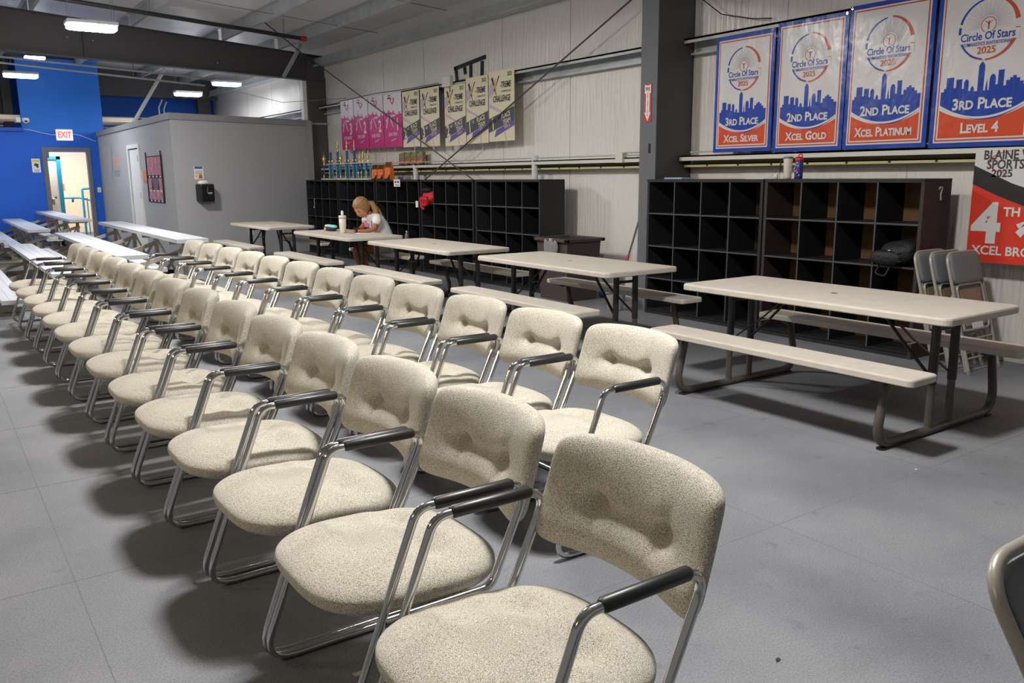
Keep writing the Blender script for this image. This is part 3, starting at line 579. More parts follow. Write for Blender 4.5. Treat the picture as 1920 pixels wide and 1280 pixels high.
# red, white and black banner at the right edge
r = wallroot('wellness_banner', 3.505, .79, 6.93, 'red black and white banner with a big white 4th at the right edge', 'banner')
w, h = 1.1, .89
flat('sheet', [rect(0, w, 0, h)], B['white'], r, .004, .004)
flat('red_field', [[(0, 0), (w, 0), (w, .40), (.45, .44), (.2, .53), (0, .62)]], B['vred'], r, .0055)
flat('black_sweep', [[(0, .615), (.2, .525), (.45, .43), (.8, .38), (w, .38), (w, .50), (.6, .52), (.3, .62), (0, .76)]], B['vblack'], r, .007)
flat('red_arc', ring(.33, .78, 100, 250, lambda t: .215, lambda t: .225, 18, .42) + ring(.33, .78, -60, 80, lambda t: .215, lambda t: .225, 18, .42), B['vred'], r, .0055)
text('lettering', 'BLAINE W', .098, .065, .835, B['dark'], r, .007, .02, align='LEFT', sx=.82)
text('lettering', 'SPORTSF', .098, .095, .762, B['dark'], r, .007, .02, align='LEFT', sx=.82)
text('lettering', '2025', .08, .215, .695, B['dark'], r, .007, .02)
text('lettering', '4', .42, .135, .295, B['white'], r, .0085, .04)
text('lettering', 'TH', .095, .32, .40, B['white'], r, .0085, .03)
text('lettering', 'XCEL BRONZE', .096, .04, .095, B['white'], r, .0085, .025, align='LEFT')
flat('gymnast_print', [[(.36, .25), (.4, .21), (.46, .29), (.6, .33), (.6, .37), (.44, .34)], [(.38, .28), (.5, .345), (.5, .37), (.36, .31)]], B['white'], r, .0085)

# fire extinguisher sign on the column
r = wallroot('extinguisher_sign', 6.89, 2.06, 6.597, 'red and white fire extinguisher arrow sign on the dark column', 'sign')
flat('plate', [rect(-.055, .055, 0, .40)], mat('sign_red', (196, 44, 44), .4), r, .003, .003)
flat('arrow', [[(-.046, .39), (0, .378), (.046, .39), (.046, .30), (.028, .30), (.028, .10), (.048, .10), (0, .01), (-.048, .10), (-.028, .10), (-.028, .30), (-.046, .30)]], MT['paper'], r, .0045)
text('lettering', 'FIRE', .05, 0, .343, mat('sign_letter_red', (190, 50, 50), .5), r, .006, .03, sx=.75)
for k, ch in enumerate('EXTINGUISHER'): text('lettering', ch, .026, 0, .293 - .0205 * k, MT['ink'], r, .006, .01)

# taped frame on the wall
r = wallroot('taped_frame', 11.38, 3.02, XW - .004, 'black taped rectangular patch high on the white wall', 'frame')
for (a_, b_) in (((-.42, .13), (.47, .21)), ((-.38, .15), (-.34, -.14)), ((.06, .15), (.05, -.12)), ((.38, .16), (.36, -.12)), ((.03, -.12), (.36, -.12)), ((-.12, .12), (-.1, .02))):
    MB().beam((a_[0], a_[1], .012), (b_[0], b_[1], .012), .055, .02, (0, 0, 1)).build('tape_strip', MT['tape'], r)
for z in range(1): pass
r = wallroot('thermostat_box', 11.62, 2.93, 6.93, 'small cream box mounted above the challenge banners', 'box')
MB().bbox(-.12, .12, -.08, .08, 0, .07, .01).build('case', MT['ledge'], r); MB().tube([(.05, -.08, .03), (.05, -.16, .02)], .006, 5).build('wire', MT['rubber'], r)
# hanging wires over the upper girt
tag(MB().tube([(6.9, 11.9, 2.93), (6.9, 12.9, 2.93), (6.91, 14.2, 2.96), (6.93, 15.8, 2.94)], .006, 5).build('banner_cord', MT['rubber']), 'dark cord strung along the tops of the pink banners', 'cord')
tag(MB().tube([(7.0, 6.6, 3.35), (7.05, 6.3, 3.12), (7.08, 5.9, 3.02), (7.1, 5.7, 3.0)], .006, 5).build('wall_wire', MT['rubber']), 'thin dark wire drooping beside the near column', 'wire')

# ================================================================== CUBBIES
def cubby():
    W_, D, H_ = 1.54, .40, 1.45   # y width, x depth, z height; local origin: front lower corner, +x towards wall, +y along wall
    r = empty('cubby_unit'); t = .018
    for y in (0, W_ - .03): MB().box(0, D, y, y + .03, 0, H_ - .03).build('side_panel', MT['black'], r)
    MB().box(-.004, D, 0, W_, H_ - .03, H_).build('top_panel', MT['black'], r)
    MB().box(0, D, .03, W_ - .03, .03, .05).build('bottom_panel', MT['black'], r)
    MB().box(.0, .018, .03, W_ - .03, 0, .045).build('toe_kick', MT['black'], r)
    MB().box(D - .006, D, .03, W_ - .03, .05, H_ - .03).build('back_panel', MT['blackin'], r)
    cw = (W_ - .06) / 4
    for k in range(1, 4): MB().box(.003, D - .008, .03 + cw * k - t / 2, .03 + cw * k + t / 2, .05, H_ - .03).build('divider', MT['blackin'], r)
    for k in range(1, 4):
        z = .045 + k * .3475
        MB().box(.003, D - .008, .03, W_ - .03, z - .008, z + .008).build('shelf', MT['black'], r)
    b = MB()
    for k in range(1, 4): b.box(0, .003, .03 + cw * k - .006, .03 + cw * k + .006, .05, H_ - .03)
    for k in range(1, 4): b.box(-.001, .002, .03, W_ - .03, .045 + k * .3475 - .007, .045 + k * .3475 + .007)
    tag(b.build('edge_banding', MT['edge'], r), kind='stuff')  # front edges in a lighter grey than the panels
    return r
cb = cubby()
FARL = ['nearest unit of the long cubby bank, beside the trash can', 'cubby unit second from the trash can in the long bank', 'middle cubby unit of the long bank, above it a white pipe', 'cubby unit under the orange pouches, left of the middle', 'farthest cubby unit under the trophies, touching the grey office wall']
def place_cubby(y, lab, first, brown):
    c = cb if first else copy_tree(cb)
    c.location = (6.49, y, 0); tag(c, 'black pigeonhole shelf, ' + lab, 'cubby shelf', 'black cubby shelves')
    for ch in c.children:
        if brown and ch.name.startswith('back_panel'):
            ch.data = ch.data.copy(); ch.data.materials[0] = brown
        if brown is MT['brown'] and ch.name.startswith('side_panel'):
            ch.data = ch.data.copy(); ch.data.materials[0] = MT['sidebr']
    return c
place_cubby(5.215, 'near bank beside the steel column', False, mat('dark_hardboard', (66, 52, 40), .8))
for k in range(5):
    place_cubby(8.70 + 1.595 * k, FARL[k], False, None)
place_cubby(3.655, 'near bank beside the folding chairs, with brown backing', True, MT['brown'])

# ================================================================== CHAIRS
def make_chair():
    r = empty('armchair')
    hw = .292
    for s_ in (-1, 1):
        y = s_ * hw
        path = fillet([(.36, y, .013), (-.284, y, .013), (-.027, y, .66), (.33, y, .66), (.195, y, .375), (-.13, y, .375)], [.075, .055, .055, .05], 6)
        f = MB().tube(path, .0125, 10).build('side_frame', MT['chrome'], r)
        MB().tube([(.02, y, .662), (.028, y, .662), (.262, y, .662), (.27, y, .662)], [.013, .0175, .0175, .013], 12, sq=.95).build('arm_pad', MT['pad'], r)
    MB().tube([(.36, -hw, .013), (.36, hw, .013)], .0125, 10).build('rear_runner', MT['chrome'], r)
    MB().tube([(-.12, -hw, .375), (-.12, hw, .375)], .011, 8).build('seat_rail', MT['chrome'], r)
    MB().tube([(.12, -hw, .375), (.12, hw, .375)], .011, 8).build('seat_rail', MT['chrome'], r)
    def sf(w, q):
        x, y, z = w
        # narrower to the back, rounded front, crowned top with dimples and creases
        y *= 1.0 - .13 * max(0, q[0]) ** 2 - .05 * max(0, -q[0]) ** 4
        k = max(0, 1 - (abs(q[0]) ** 3 + abs(q[1]) ** 3))
        if q[2] > 0:
            z += .010 * k - .014 * max(0, -q[0]) ** 3 * q[2]
            for yy in (-.12, .12): z -= .026 * math.exp(-(((x - .10) / .045) ** 2 + ((y - yy) / .055) ** 2))
            z -= .012 * math.exp(-((x - .115) / .035) ** 2) * (1 - abs(q[1]) ** 4)
            z -= .008 * math.exp(-((x + .02) / .06) ** 2) * math.exp(-((abs(y) - .17) / .05) ** 2)
        return (x, y, z - .012 * q[0])
    MB().soft((.018, 0, .405), (.59, .57, .122), 24, 3.4, sf, 2, 2.7).build('seat', MT['tweed'], r)
    def bf(w, q):
        x, y, z = w; u = y / .29
        y *= 1 - .012 * max(0, (z - .67) / .15)
        x += .30 * (z - .66) - .075 * u * u + .070
        z += -.006 * u * u + .002
        if q[0] < 0:
            x -= .018 * math.exp(-((z - .585) / .05) ** 2) * (1 - .6 * u * u)
            for yy in (-.12, .12): x += .034 * math.exp(-(((z - .665) / .026) ** 2 + ((y - yy) / .034) ** 2))
            x += .015 * math.exp(-((z - .66) / .02) ** 2) * (1 if abs(y) < .12 else math.exp(-((abs(y) - .12) / .05) ** 2))
            for yy in (-.12, .12): x += .010 * math.exp(-((y - yy - math.copysign(.25, yy) * (z - .66)) / .018) ** 2) * math.exp(-((z - .66) / .07) ** 2)
        return (x, y, z)
    MB().soft((.335, 0, .672), (.098, .585, .295), 26, 8.5, bf, 0, 2.8).build('backrest', MT['tweed'], r)
    MB().bbox(.412, .422, -.16, .16, .62, .67, .003).build('back_rail', MT['chrome'], r)
    return r
ch0 = make_chair(); first = [True]
ORD = ['first', 'second', 'third', 'fourth', 'fifth', 'sixth', 'seventh', 'eighth', 'ninth', 'tenth', 'eleventh', 'twelfth', 'thirteenth', 'fourteenth']
def place_chair(x, y, lab, grp, rz):
    c = ch0 if first[0] else copy_tree(ch0)
    first[0] = False
    c.location = (x, y, 0); c.rotation_euler = (0, 0, rz); tag(c, lab, 'chair', grp)
far1 = [1.755, 2.415, 3.03, 3.67, 4.29, 4.94, 5.63, 6.30, 6.98, 7.63, 8.30, 8.96, 9.66, 10.33]
for k, yf in enumerate(far1):
    yc = yf - .30 + (.0 if k else .0)
    xm = 1.262 - .0065 * (yf - 1.2)
    lab = 'beige tweed chrome armchair, %s from the camera in the left row' % ORD[k]
    if k == 0: lab = 'closest beige tweed armchair, its seat cut off by the bottom edge, in the left row'
    if k == 13: lab = 'last beige tweed armchair of the left row, next to the bleachers'
    place_chair(xm - .262, yc, lab, 'tweed armchairs in the left row', random.uniform(-.012, .012))
far2 = [3.035, 3.66, 4.297, 4.96, 5.597, 6.245, 6.88, 7.52, 8.14, 8.76, 9.40, 10.05]
for k, yf in enumerate(far2):
    xm = 2.43 - .0125 * (yf - 3)
    lab = 'beige tweed chrome armchair, %s from the camera in the right row' % ORD[k]
    if k == 0: lab = 'nearest beige tweed armchair of the right row, facing left, whole back visible'
    if k == 11: lab = 'last beige tweed armchair of the right row, below the high bleacher plank'
    place_chair(xm - .262, yf - .30, lab, 'tweed armchairs in the right row', random.uniform(-.012, .012))

# ================================================================== PICNIC TABLES
def make_table():
    r = empty('picnic_table'); L_ = .965
    def slab(x0, x1, y0, y1, z0, z1, rc, rv):
        pts = []
        for (cx, cy, a0) in ((x1 - rc, y1 - rc, 0), (x0 + rc, y1 - rc, 90), (x0 + rc, y0 + rc, 180), (x1 - rc, y0 + rc, 270)):
            for k in range(6):
                a = radians(a0 + 18 * k); pts.append((cx, cy, a))
        V = []; prof = [(rc - rv, z1), (rc - rv * .3, z1 - rv * .3), (rc, z1 - rv), (rc, z0 + rv * .5), (rc - rv * .5, z0)]
        for (q, z) in prof:
            for (cx, cy, a) in pts: V.append((cx + q * cos(a), cy + q * sin(a), z))
        n = len(pts); F = [list(range(n)), [4 * n + i for i in range(n)][::-1]]
        for i in range(4):
            for k in range(n): F.append((i * n + k, i * n + (k + 1) % n, (i + 1) * n + (k + 1) % n, (i + 1) * n + k))
        return MB().add(V, F)
    slab(-.40, .40, -L_, L_, .695, .74, .05, .012).build('table_top', MT['plastic'], r)
    MB().tube([(0, 0, .7395), (0, 0, .7408)], .022, 12).build('umbrella_plug', MT['leg'], r)
    for s_ in (-1, 1): slab(s_ * .58 - .13, s_ * .58 + .13, -L_, L_, .41, .452, .035, .01).build('bench', MT['plastic'], r)
    for e in (-1, 1):
        y = e * .745
        path = fillet([(-.56, y, .415), (-.655, y, .026), (.655, y, .026), (.56, y, .415)], [.13, .13], 8)
        path = [Vector((-.50, y, .405))] + path + [Vector((.50, y, .405))]
        MB().tube(path, .026, 10).build('sled_base', MT['leg'], r)
        for s_ in (-1, 1):
            q = MB().tube([(s_ * .11, y, .03), (s_ * .11, y, .42)], .022, 10).build('upright', MT['leg'], r)
            MB().tube([(s_ * .11, y, .30), (s_ * .105, y, .69)], .0255, 10).build('leg_sleeve', MT['legd'], r)
            MB().beam((s_ * .11, y, .33), (s_ * .06, y - e * .21, .50), .022, .008).beam((s_ * .06, y - e * .20, .49), (s_ * .02, y - e * .42, .695), .022, .008).build('fold_brace', MT['legd'], r)
        MB().tube([(-.12, y, .62), (.12, y, .62)], .012, 8).build('cross_bar', MT['legd'], r)
        MB().tube([(-.06, y - e * .205, .495), (.06, y - e * .205, .495)], .006, 6).build('brace_pin', MT['chrome'], r)
        for s_ in (-1, 1): MB().box(s_ * .56 - .03, s_ * .56 + .03, y - .022, y + .022, 0, .012).build('foot_cap', MT['legd'], r)
        for s_ in (-1, 1): MB().box(min(s_ * .47, s_ * .69), max(s_ * .47, s_ * .69), y - .02, y + .02, .395, .412).build('bench_bracket', MT['legd'], r)
    return r
tb = make_table()
TB = [(4.78, 3.235, 'nearest tan plastic picnic table, in front of the near cubby bank'), (4.79, 5.965, 'tan picnic table beside the trash can and steel column, second from the front'),
      (4.80, 8.46, 'middle tan picnic table of the five, in front of the red backpack cubby'), (4.80, 10.93, 'tan picnic table where the person sits'),
      (4.79, 13.95, 'farthest tan picnic table, against the grey office wall')]
for i, (x, y, lb) in enumerate(TB):
    o = tb if i == 0 else copy_tree(tb); o.location = (x, y, 0); tag(o, lb, 'picnic table', 'tan folding picnic tables')

# ================================================================== BLEACHERS
def make_bleacher():
    r = empty('bleacher'); Ln = 5.5
    seats = [(0.0, .45, .33), (.69, .61, .36), (1.38, .77, .37)]; feet = [(-.52, .19, .26), (.30, .36, .28), (.98, .44, .26)]
    def plank(name, x, z, w):
        b = MB()
        n = 3
        for k in range(n): b.box(x + w * k / n + .002 * (k > 0), x + w * (k + 1) / n - .002 * (k < n - 1), 0, Ln, z - .006, z)
        b.box(x, x + .006, 0, Ln, z - .045, z - .008).box(x + w - .006, x + w, 0, Ln, z - .045, z - .008).box(x + .004, x + w - .004, 0, Ln, z - .012, z - .004)
        b.box(x - .002, x + w + .002, -.004, 0, z - .047, z + .001); return b.build(name, MT['alu'], r)
    for (x, z, w) in seats: plank('seat_plank', x, z, w)
    for (x, z, w) in feet: plank('foot_plank', x, z, w)
    for y in (.45, 2.0, 3.5, 5.05):
        b = MB()
        b.beam((-.5, y, .03), (1.75, y, .03), .05, .05)
        for (x, z, w) in seats: b.beam((x + w / 2, y, .03), (x + w / 2, y, z - .05), .05, .05).beam((x, y, z - .065), (x + w, y, z - .065), .05, .04)
        for (x, z, w) in feet: b.beam((x + w / 2, y, .03), (x + w / 2, y, z - .045), .04, .04)
        b.beam((-.2, y, .06), (1.6, y, .62), .04, .05)
        b.build('support_frame', MT['aluf'], r)
        w_ = MB().tube([(1.72, y - .02, .12), (1.72, y + .02, .12)], .10, 16).build('wheel', MT['rubber'], r)
        MB().tube([(1.72, y - .025, .12), (1.72, y + .025, .12)], .04, 10).build('hub', MT['galv'], w_)
    for (ya, yb) in ((.45, 2.0), (2.0, 3.5), (3.5, 5.05)):
        for (x, zt) in ((1.56, .70), (.87, .54)):
            MB().beam((x, ya, .08), (x, yb, zt), .012, .045).build('cross_brace', MT['aluf'], r)
            MB().beam((x + .014, ya, zt), (x + .014, yb, .08), .012, .045).build('cross_brace', MT['aluf'], r)
    return r
bl = make_bleacher(); bl.location = (1.14, 10.75, 0); tag(bl, 'nearer aluminium bleacher with three seat planks behind the armchair rows', 'bleacher', 'aluminium bleachers')
bl2 = copy_tree(bl); bl2.location = (.86, 17.5, 0); tag(bl2, 'farther aluminium bleacher standing before the blue wall', 'bleacher', 'aluminium bleachers')

# ================================================================== FOLDING CHAIRS
def folded():
    """leaned folding chair, local plane x/z, y = thickness"""
    r = empty('folding_chair'); w = .225; h = .93
    MB().tube(fillet([(-w, 0, 0), (-w, 0, h), (w, 0, h), (w, 0, 0)], .09, 6), .0125, 8).build('front_frame', MT['foldf'], r)
    MB().tube(fillet([(-w + .03, .035, .02), (-w + .03, .035, .62), (w - .03, .035, .62), (w - .03, .035, .02)], .05, 5), .011, 8).build('rear_frame', MT['foldf'], r)
    MB().soft((0, -.006, h - .125), (.43, .04, .235), 8, 8).build('back_pad', MT['foldg'], r)
    MB().soft((0, .012, .50), (.39, .03, .39), 8, 8).build('seat_pad', MT['foldg'], r)
    MB().bbox(-.15, .15, -.012, -.004, .36, .64, .003).build('seat_board', MT['hard'], r)
    MB().tube(fillet([(-.185, -.01, .33), (-.185, -.01, .68), (.185, -.01, .68), (.185, -.01, .33), (-.18, -.01, .33)], .05, 5), .01, 6).build('seat_frame', MT['foldf'], r)
    for z in (.12, .26): MB().tube([(-w, 0, z), (w, 0, z)], .008, 6).build('stretcher', MT['foldf'], r)
    for s_ in (-1, 1):
        MB().tube([(s_ * w, 0, 0), (s_ * w, 0, .03)], .017, 8).build('foot_tip', MT['foldg'], r)
    return r
fc = folded()
for i, (x, y, lb) in enumerate(((6.56, 3.10, 'front grey padded folding chair of the leaning stack, brown seat board showing'), (6.52, 3.21, 'middle grey folding chair of the stack leaning on the cubbies'), (6.48, 3.31, 'rear grey folding chair of the stack, against the cubby side'))):
    o = fc if i == 0 else copy_tree(fc); o.location = (x, y, 0); o.rotation_euler = (-radians(16), 0, 0); tag(o, lb, 'folding chair', 'folding chairs leaning on the cubbies')
MB().bbox(-.07, .09, -.0145, -.0125, .33, .40, .0005).build('paper_label', MT['paper'], fc)
r = empty('folding_chair', (1.72, .62, 0), 0, 'grey folding chair cut off at the lower right corner', 'folding chair')
w = .215
for s_ in (-1, 1):
    pass
MB().tube(fillet([(-w, -.42, .0), (-w, .06, .80), (w, .06, .80), (w, -.42, 0)], .10, 10), .0135, 12).build('front_frame', MT['foldf'], r)
MB().tube(fillet([(-w + .035, .10, 0), (-w + .035, -.28, .47), (w - .035, -.28, .47), (w - .035, .10, 0)], .04, 5), .012, 8).build('rear_frame', MT['foldf'], r)
def tilt(wq, q): return (wq[0], wq[1] + .6 * (wq[2] - .68) - .03 * (1 - (wq[0] / w) ** 2) * -1, wq[2])
MB().soft((0, -.018, .675), (.395, .035, .20), 10, 6, tilt).build('back_pad', MT['foldg'], r)
MB().soft((0, -.23, .455), (.38, .38, .045), 10, 7).build('seat_pad', MT['foldg'], r)

# ================================================================== TRASH CAN, BROOM, BUCKET
t = empty('trash_can', (6.50, 8.13, 0), 0, 'large square dark brown trash can with a clear liner between the cubby banks', 'trash can')
def taper(b, s0, s1, z0, z1, hx=.26, hy=.30):
    v = [(sx * hx * s, sy * hy * s, z) for (s, z) in ((s0, z0), (s1, z1)) for (sx, sy) in ((-1, -1), (1, -1), (1, 1), (-1, 1))]
    return b.add(v, [(0, 1, 2, 3), (4, 7, 6, 5), (0, 4, 5, 1), (1, 5, 6, 2), (2, 6, 7, 3), (3, 7, 4, 0)])
taper(MB(), .88, 1.0, 0, .72).build('body', MT['bin'], t)
b = MB()
for (x0, x1, y0, y1) in ((-.30, -.25, -.34, .34), (.25, .30, -.34, .34), (-.30, .30, -.34, -.29), (-.30, .30, .29, .34)): b.bbox(x0, x1, y0, y1, .715, .755, .008)
b.build('rim', MT['bin'], t)
MB().soft((-.29, -.02, .65), (.04, .28, .22), 8, 2.6, lambda w_, q: (w_[0] + .012 * sin(w_[1] * 60), w_[1], w_[2])).build('liner_flap', MT['bag'], t)
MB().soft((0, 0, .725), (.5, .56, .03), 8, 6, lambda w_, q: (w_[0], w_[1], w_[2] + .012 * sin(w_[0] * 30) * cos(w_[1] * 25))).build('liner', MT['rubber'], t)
r = empty('broom', (6.78, 7.53, 0), 0, 'broom with a dark handle and red collars leaning on the white wall', 'broom')
MB().tube([(0, 0, .12), (.34, -.0, 1.0)], .011, 8).build('handle', MT['leg'], r)
MB().tube([(.33, -.0, .97), (.36, 0, 1.05)], .014, 8).tube([(.135, 0, .47), (.16, 0, .54)], .019, 8).build('red_collar', MT['redp'], r)
MB().bbox(-.1, .1, -.03, .03, .0, .13, .01).build('bristle_head', MT['teal'], r)
r = empty('bucket', (6.32, 7.06, 0), 0, 'white plastic bucket on the floor by the steel column', 'bucket')
MB().lathe([(.085, 0), (.11, .24), (.118, .245), (.118, .26), (.105, .255), (.08, .02)], n=16).build('pail', MT['bucket'], r)
MB().tube([(-.11 * cos(a * pi / 8), .118 * sin(a * pi / 8) * .2, .25 - .12 * sin(a * pi / 8)) for a in range(9)], .003, 5).build('bail', MT['galv'], r)
r = empty('blue_bag', (6.92, 7.88, 0), 0, 'small crumpled blue bag on the floor behind the bucket', 'bag')
MB().soft((0, 0, .05), (.18, .22, .1), 8, 2.4, lambda w_, q: (w_[0] + .01 * sin(w_[1] * 70), w_[1], w_[2] + .01 * sin(w_[0] * 60))).build('body', MT['bprint'], r); MB().bbox(-.03, .03, -.08, .02, .095, .1, .002).build('label_patch', MT['paper'], r)
r = empty('grey_tub', (6.78, 7.18, 0), 0, 'grey plastic jug with a curved handle beside the bucket', 'jug')
MB().lathe([(.07, 0), (.09, .1), (.09, .2), (.05, .27), (.03, .3)], n=14).build('body', MT['foldf'], r); MB().tube([(.0, -.05, .3), (.02, -.12, .28), (.0, -.12, .16), (.0, -.08, .12)], .008, 6).build('handle', MT['trimg'], r)

# ================================================================== BACKPACKS
r = empty('red_backpack', (6.60, 11.62, .86 + .19), 0, 'red and black backpack hanging out of a cubby under the paper tag', 'backpack')
def lump(w_, q): return (w_[0] + .012 * sin(w_[2] * 40), w_[1] + .01 * sin(w_[2] * 30 + 1), w_[2])
MB().soft((-.02, 0, .14), (.26, .33, .23), 10, 3.2, lump).build('body', MT['red'], r)
MB().soft((-.08, .0, .235), (.18, .26, .09), 8, 2.8, lump).build('black_top', MT['bblack'], r)
MB().soft((-.15, .03, .07), (.09, .26, .16), 8, 2.8, lump).build('front_pocket', MT['red'], r)
MB().tube(fillet([(-.16, .1, .13), (-.18, .08, -.02), (-.16, .02, -.05)], .04), .02, 6).build('strap', MT['red'], r)
MB().tube([(-.155, -.1, .14), (-.165, .1, .12)], .008, 5).build('zip', MT['bblack'], r)
r2_ = empty('luggage_tag', (6.49, 11.95, 1.08), 0, 'white paper tag hanging from the red backpack', 'tag'); MB().box(-.006, -.002, -.03, .05, -.06, .04).build('card', MT['paper'], r2_)
r = empty('black_backpack', (6.62, 3.86, .748), 0, 'black backpack with white logo lying in the near cubby', 'backpack')
MB().soft((0, -.02, .10), (.42, .33, .21), 12, 2.8, lambda w_, q: (w_[0], w_[1], w_[2] + .25 * (-w_[1]) * .5 + .01 * sin(w_[0] * 40))).build('body', MT['bblack'], r)
MB().soft((-.18, .04, .07), (.12, .27, .13), 8, 2.6).build('front_pocket', MT['bblack'], r)
for a_ in (0, 1, 2): MB().tube([(-.21, -.1, .05 + .035 * a_), (-.215, .02, .035 + .035 * a_), (-.2, .12, .05 + .03 * a_)], .006, 5).build('zip', MT['legd'], r)
MB().tube(fillet([(-.16, .10, .02), (-.22, .11, -.06), (-.22, .02, -.08), (-.17, .0, .02)], .03), .008, 6).build('carry_loop', MT['bblack'], r)
q = MB(); q.beam((-.19, .03, .13), (-.205, .09, .10), .012, .01); q.beam((-.2, .0, .13), (-.208, .05, .105), .012, .02); q.soft((-.215, .015, .10), (.012, .05, .025), 6, 2.5); q.build('white_logo', MT['paper'], r)

# ================================================================== ITEMS ON THE CUBBY TOPS
ZT = 1.45
r = empty('tall_tumbler', (6.7, 5.11, ZT), 0, 'tall grey beige tumbler with a black handle on the near cubby top', 'tumbler')
MB().lathe([(.032, 0), (.036, .02), (.043, .18), (.043, .185), (.04, .187)], n=16).build('cup', MT['offw'], r); MB().lathe([(.044, .185), (.044, .203), (.03, .205)], n=16).build('lid', MT['galvd'], r)
MB().tube(fillet([(0, .04, .17), (0, .085, .17), (0, .082, .07)], .02), .008, 6).build('handle', MT['rubber'], r)
r = empty('blue_bottle', (6.68, 4.975, ZT), 0, 'dark blue patterned bottle with a red loop lid on the near cubby top', 'bottle')
MB().lathe([(.035, 0), (.038, .01), (.038, .155), (.034, .165)], n=16).build('body', mat('blue_pattern', (44, 52, 128), .4), r)
MB().lathe([(.038, .16), (.04, .17), (.035, .195), (.02, .2)], n=16).build('lid', MT['redp'], r)
MB().tube(fillet([(0, .01, .195), (0, .0, .222), (0, -.03, .222), (0, -.03, .19)], .01), .005, 6).build('loop', MT['redp'], r)
for k in range(14):
    a = pi + random.uniform(-1.2, 1.2); z = .02 + .13 * (k / 14); MB().box(-.003, .003, -.004, .004, z, z + .009).build('printed_motif', MT['paper'] if k % 3 else MT['orangep'], r).location = (.038 * cos(a), .038 * sin(a), 0)
r = empty('small_cup', (6.7, 5.24, ZT), 0, 'tiny white cup left of the tumblers on the near cubby top', 'cup'); MB().lathe([(.018, 0), (.02, .045), (.016, .045), (.014, .006)], n=12).build('cup', MT['paper'], r); MB().lathe([(.021, .04), (.021, .046), (.018, .046)], n=12).build('rim', MT['white'], r)
tag(MB().bbox(6.6, 6.72, 6.36, 6.62, ZT, ZT + .018, .003).build('blue_box', mat('pale_blue_box', (150, 170, 210), .6)), 'flat pale blue box lying on the cubby top by the column', 'box')
tag(MB().box(6.6, 6.7, 5.3, 5.52, ZT, ZT + .003).build('loose_paper', MT['paper']), 'loose white paper on the near cubby top', 'paper')
# pipes behind the far bank
for (y, z1, lb) in ((12.86, 1.69, 'white plastic pipe stub behind the cubbies under the snack boxes'), (9.46, 1.76, 'white plastic pipe stub behind the nearest far cubby')):
    q = empty('pipe_stub', (6.97, y, 0), 0, lb, 'pipe'); MB().tube([(0, 0, 0), (0, 0, z1)], .045, 12).build('pipe', MT['pvc'], q); MB().tube([(0, 0, z1 - .06), (0, 0, z1 + .005)], .05, 12).build('cap', MT['pvc'], q)
# trophies
def trophy(y, x, n, tall, fig, label):
    t = empty('trophy', (x, y, ZT), 0, label, 'trophy', 'trophies on the far cubby top')
    wd = .16
    MB().bbox(-.07, .07, -wd / 2 - .03, wd / 2 + .03, 0, .025, .004).build('marble_base', MT['marble'], t)
    for k in range(n):
        yy = -wd / 2 + wd * k / (n - 1); MB().tube([(0, yy, .025), (0, yy, .29)], .016, 8).build('column_post', MT['tblue'] if k % 2 else MT['tteal'], t)
    MB().lathe([(.012, .025), (.02, .05), (.006, .08), (.018, .11), (.012, .15), (.0, .16)], (-.04, 0, 0), 8).build('small_figure', MT['gold'], t)
    MB().bbox(-.06, .06, -wd / 2 - .03, wd / 2 + .03, .29, .305, .004).build('shelf_plate', MT['marble'], t)
    if tall:
        MB().tube([(0, 0, .305), (0, 0, .52)], .022, 10).build('upper_post', MT['tblue'], t)
        for s_ in (-1, 1): MB().lathe([(.006, .305), (.02, .33), (.028, .36), (.012, .375), (0, .38)], (0, s_ * .07, 0), 8).build('side_figure', MT['gold'], t)
    z0 = .52 if tall else .305
    MB().lathe([(.018, z0), (.02, z0 + .012), (.007, z0 + .03), (.022, z0 + .07), (.024, z0 + .1), (.01, z0 + .12), (.013, z0 + .14), (.004, z0 + .19), (.0, z0 + .22)] if fig else [(.012, z0), (.016, z0 + .02), (0, z0 + .03)], n=8).build('figure', MT['gold'], t)
trophy(15.62, 6.62, 3, True, False, 'four column blue trophy with a plain tall post, leftmost of the tall ones')
trophy(15.28, 6.62, 3, True, True, 'blue trophy with a tall post and gold figure, second of the tall ones')
trophy(14.86, 6.62, 3, True, True, 'blue trophy with a tall post right of the hanging silver cup')
trophy(14.53, 6.62, 3, True, True, 'blue trophy with a dark tall post, rightmost of the tall ones')
trophy(14.30, 6.62, 2, False, True, 'low blue trophy topped by a gold figure, left of the gold trio')
trophy(14.13, 6.60, 2, False, True, 'low blue trophy topped by a gold figure, centre of the gold trio')
trophy(13.96, 6.62, 2, False, True, 'low blue trophy topped by a gold figure, right end beside the orange pouches')
for (y, z, lb) in ((15.86, .27, 'gold cup trophy at the left end of the trophy group'), (15.06, .27, 'gold cup trophy rising between the tall blue ones')):
    t = empty('cup_trophy', (6.58, y, ZT), 0, lb, 'trophy')
    MB().bbox(-.05, .05, -.07, .07, 0, .03, .004).build('base', MT['marble'], t)
    MB().tube([(0, 0, .03), (0, 0, z)], .012, 8).build('stem', MT['tblue'], t)
    MB().lathe([(.03, z), (.012, z + .03), (.03, z + .09), (.04, z + .14), (.02, z + .17), (.008, z + .2), (.0, z + .28)], n=12).build('cup', MT['gold'], t)
    MB().lathe([(.012, .03), (.02, .05), (.008, .09), (0, .1)], (-.03, -.04, 0), 8).build('small_figure', MT['gold'], t)
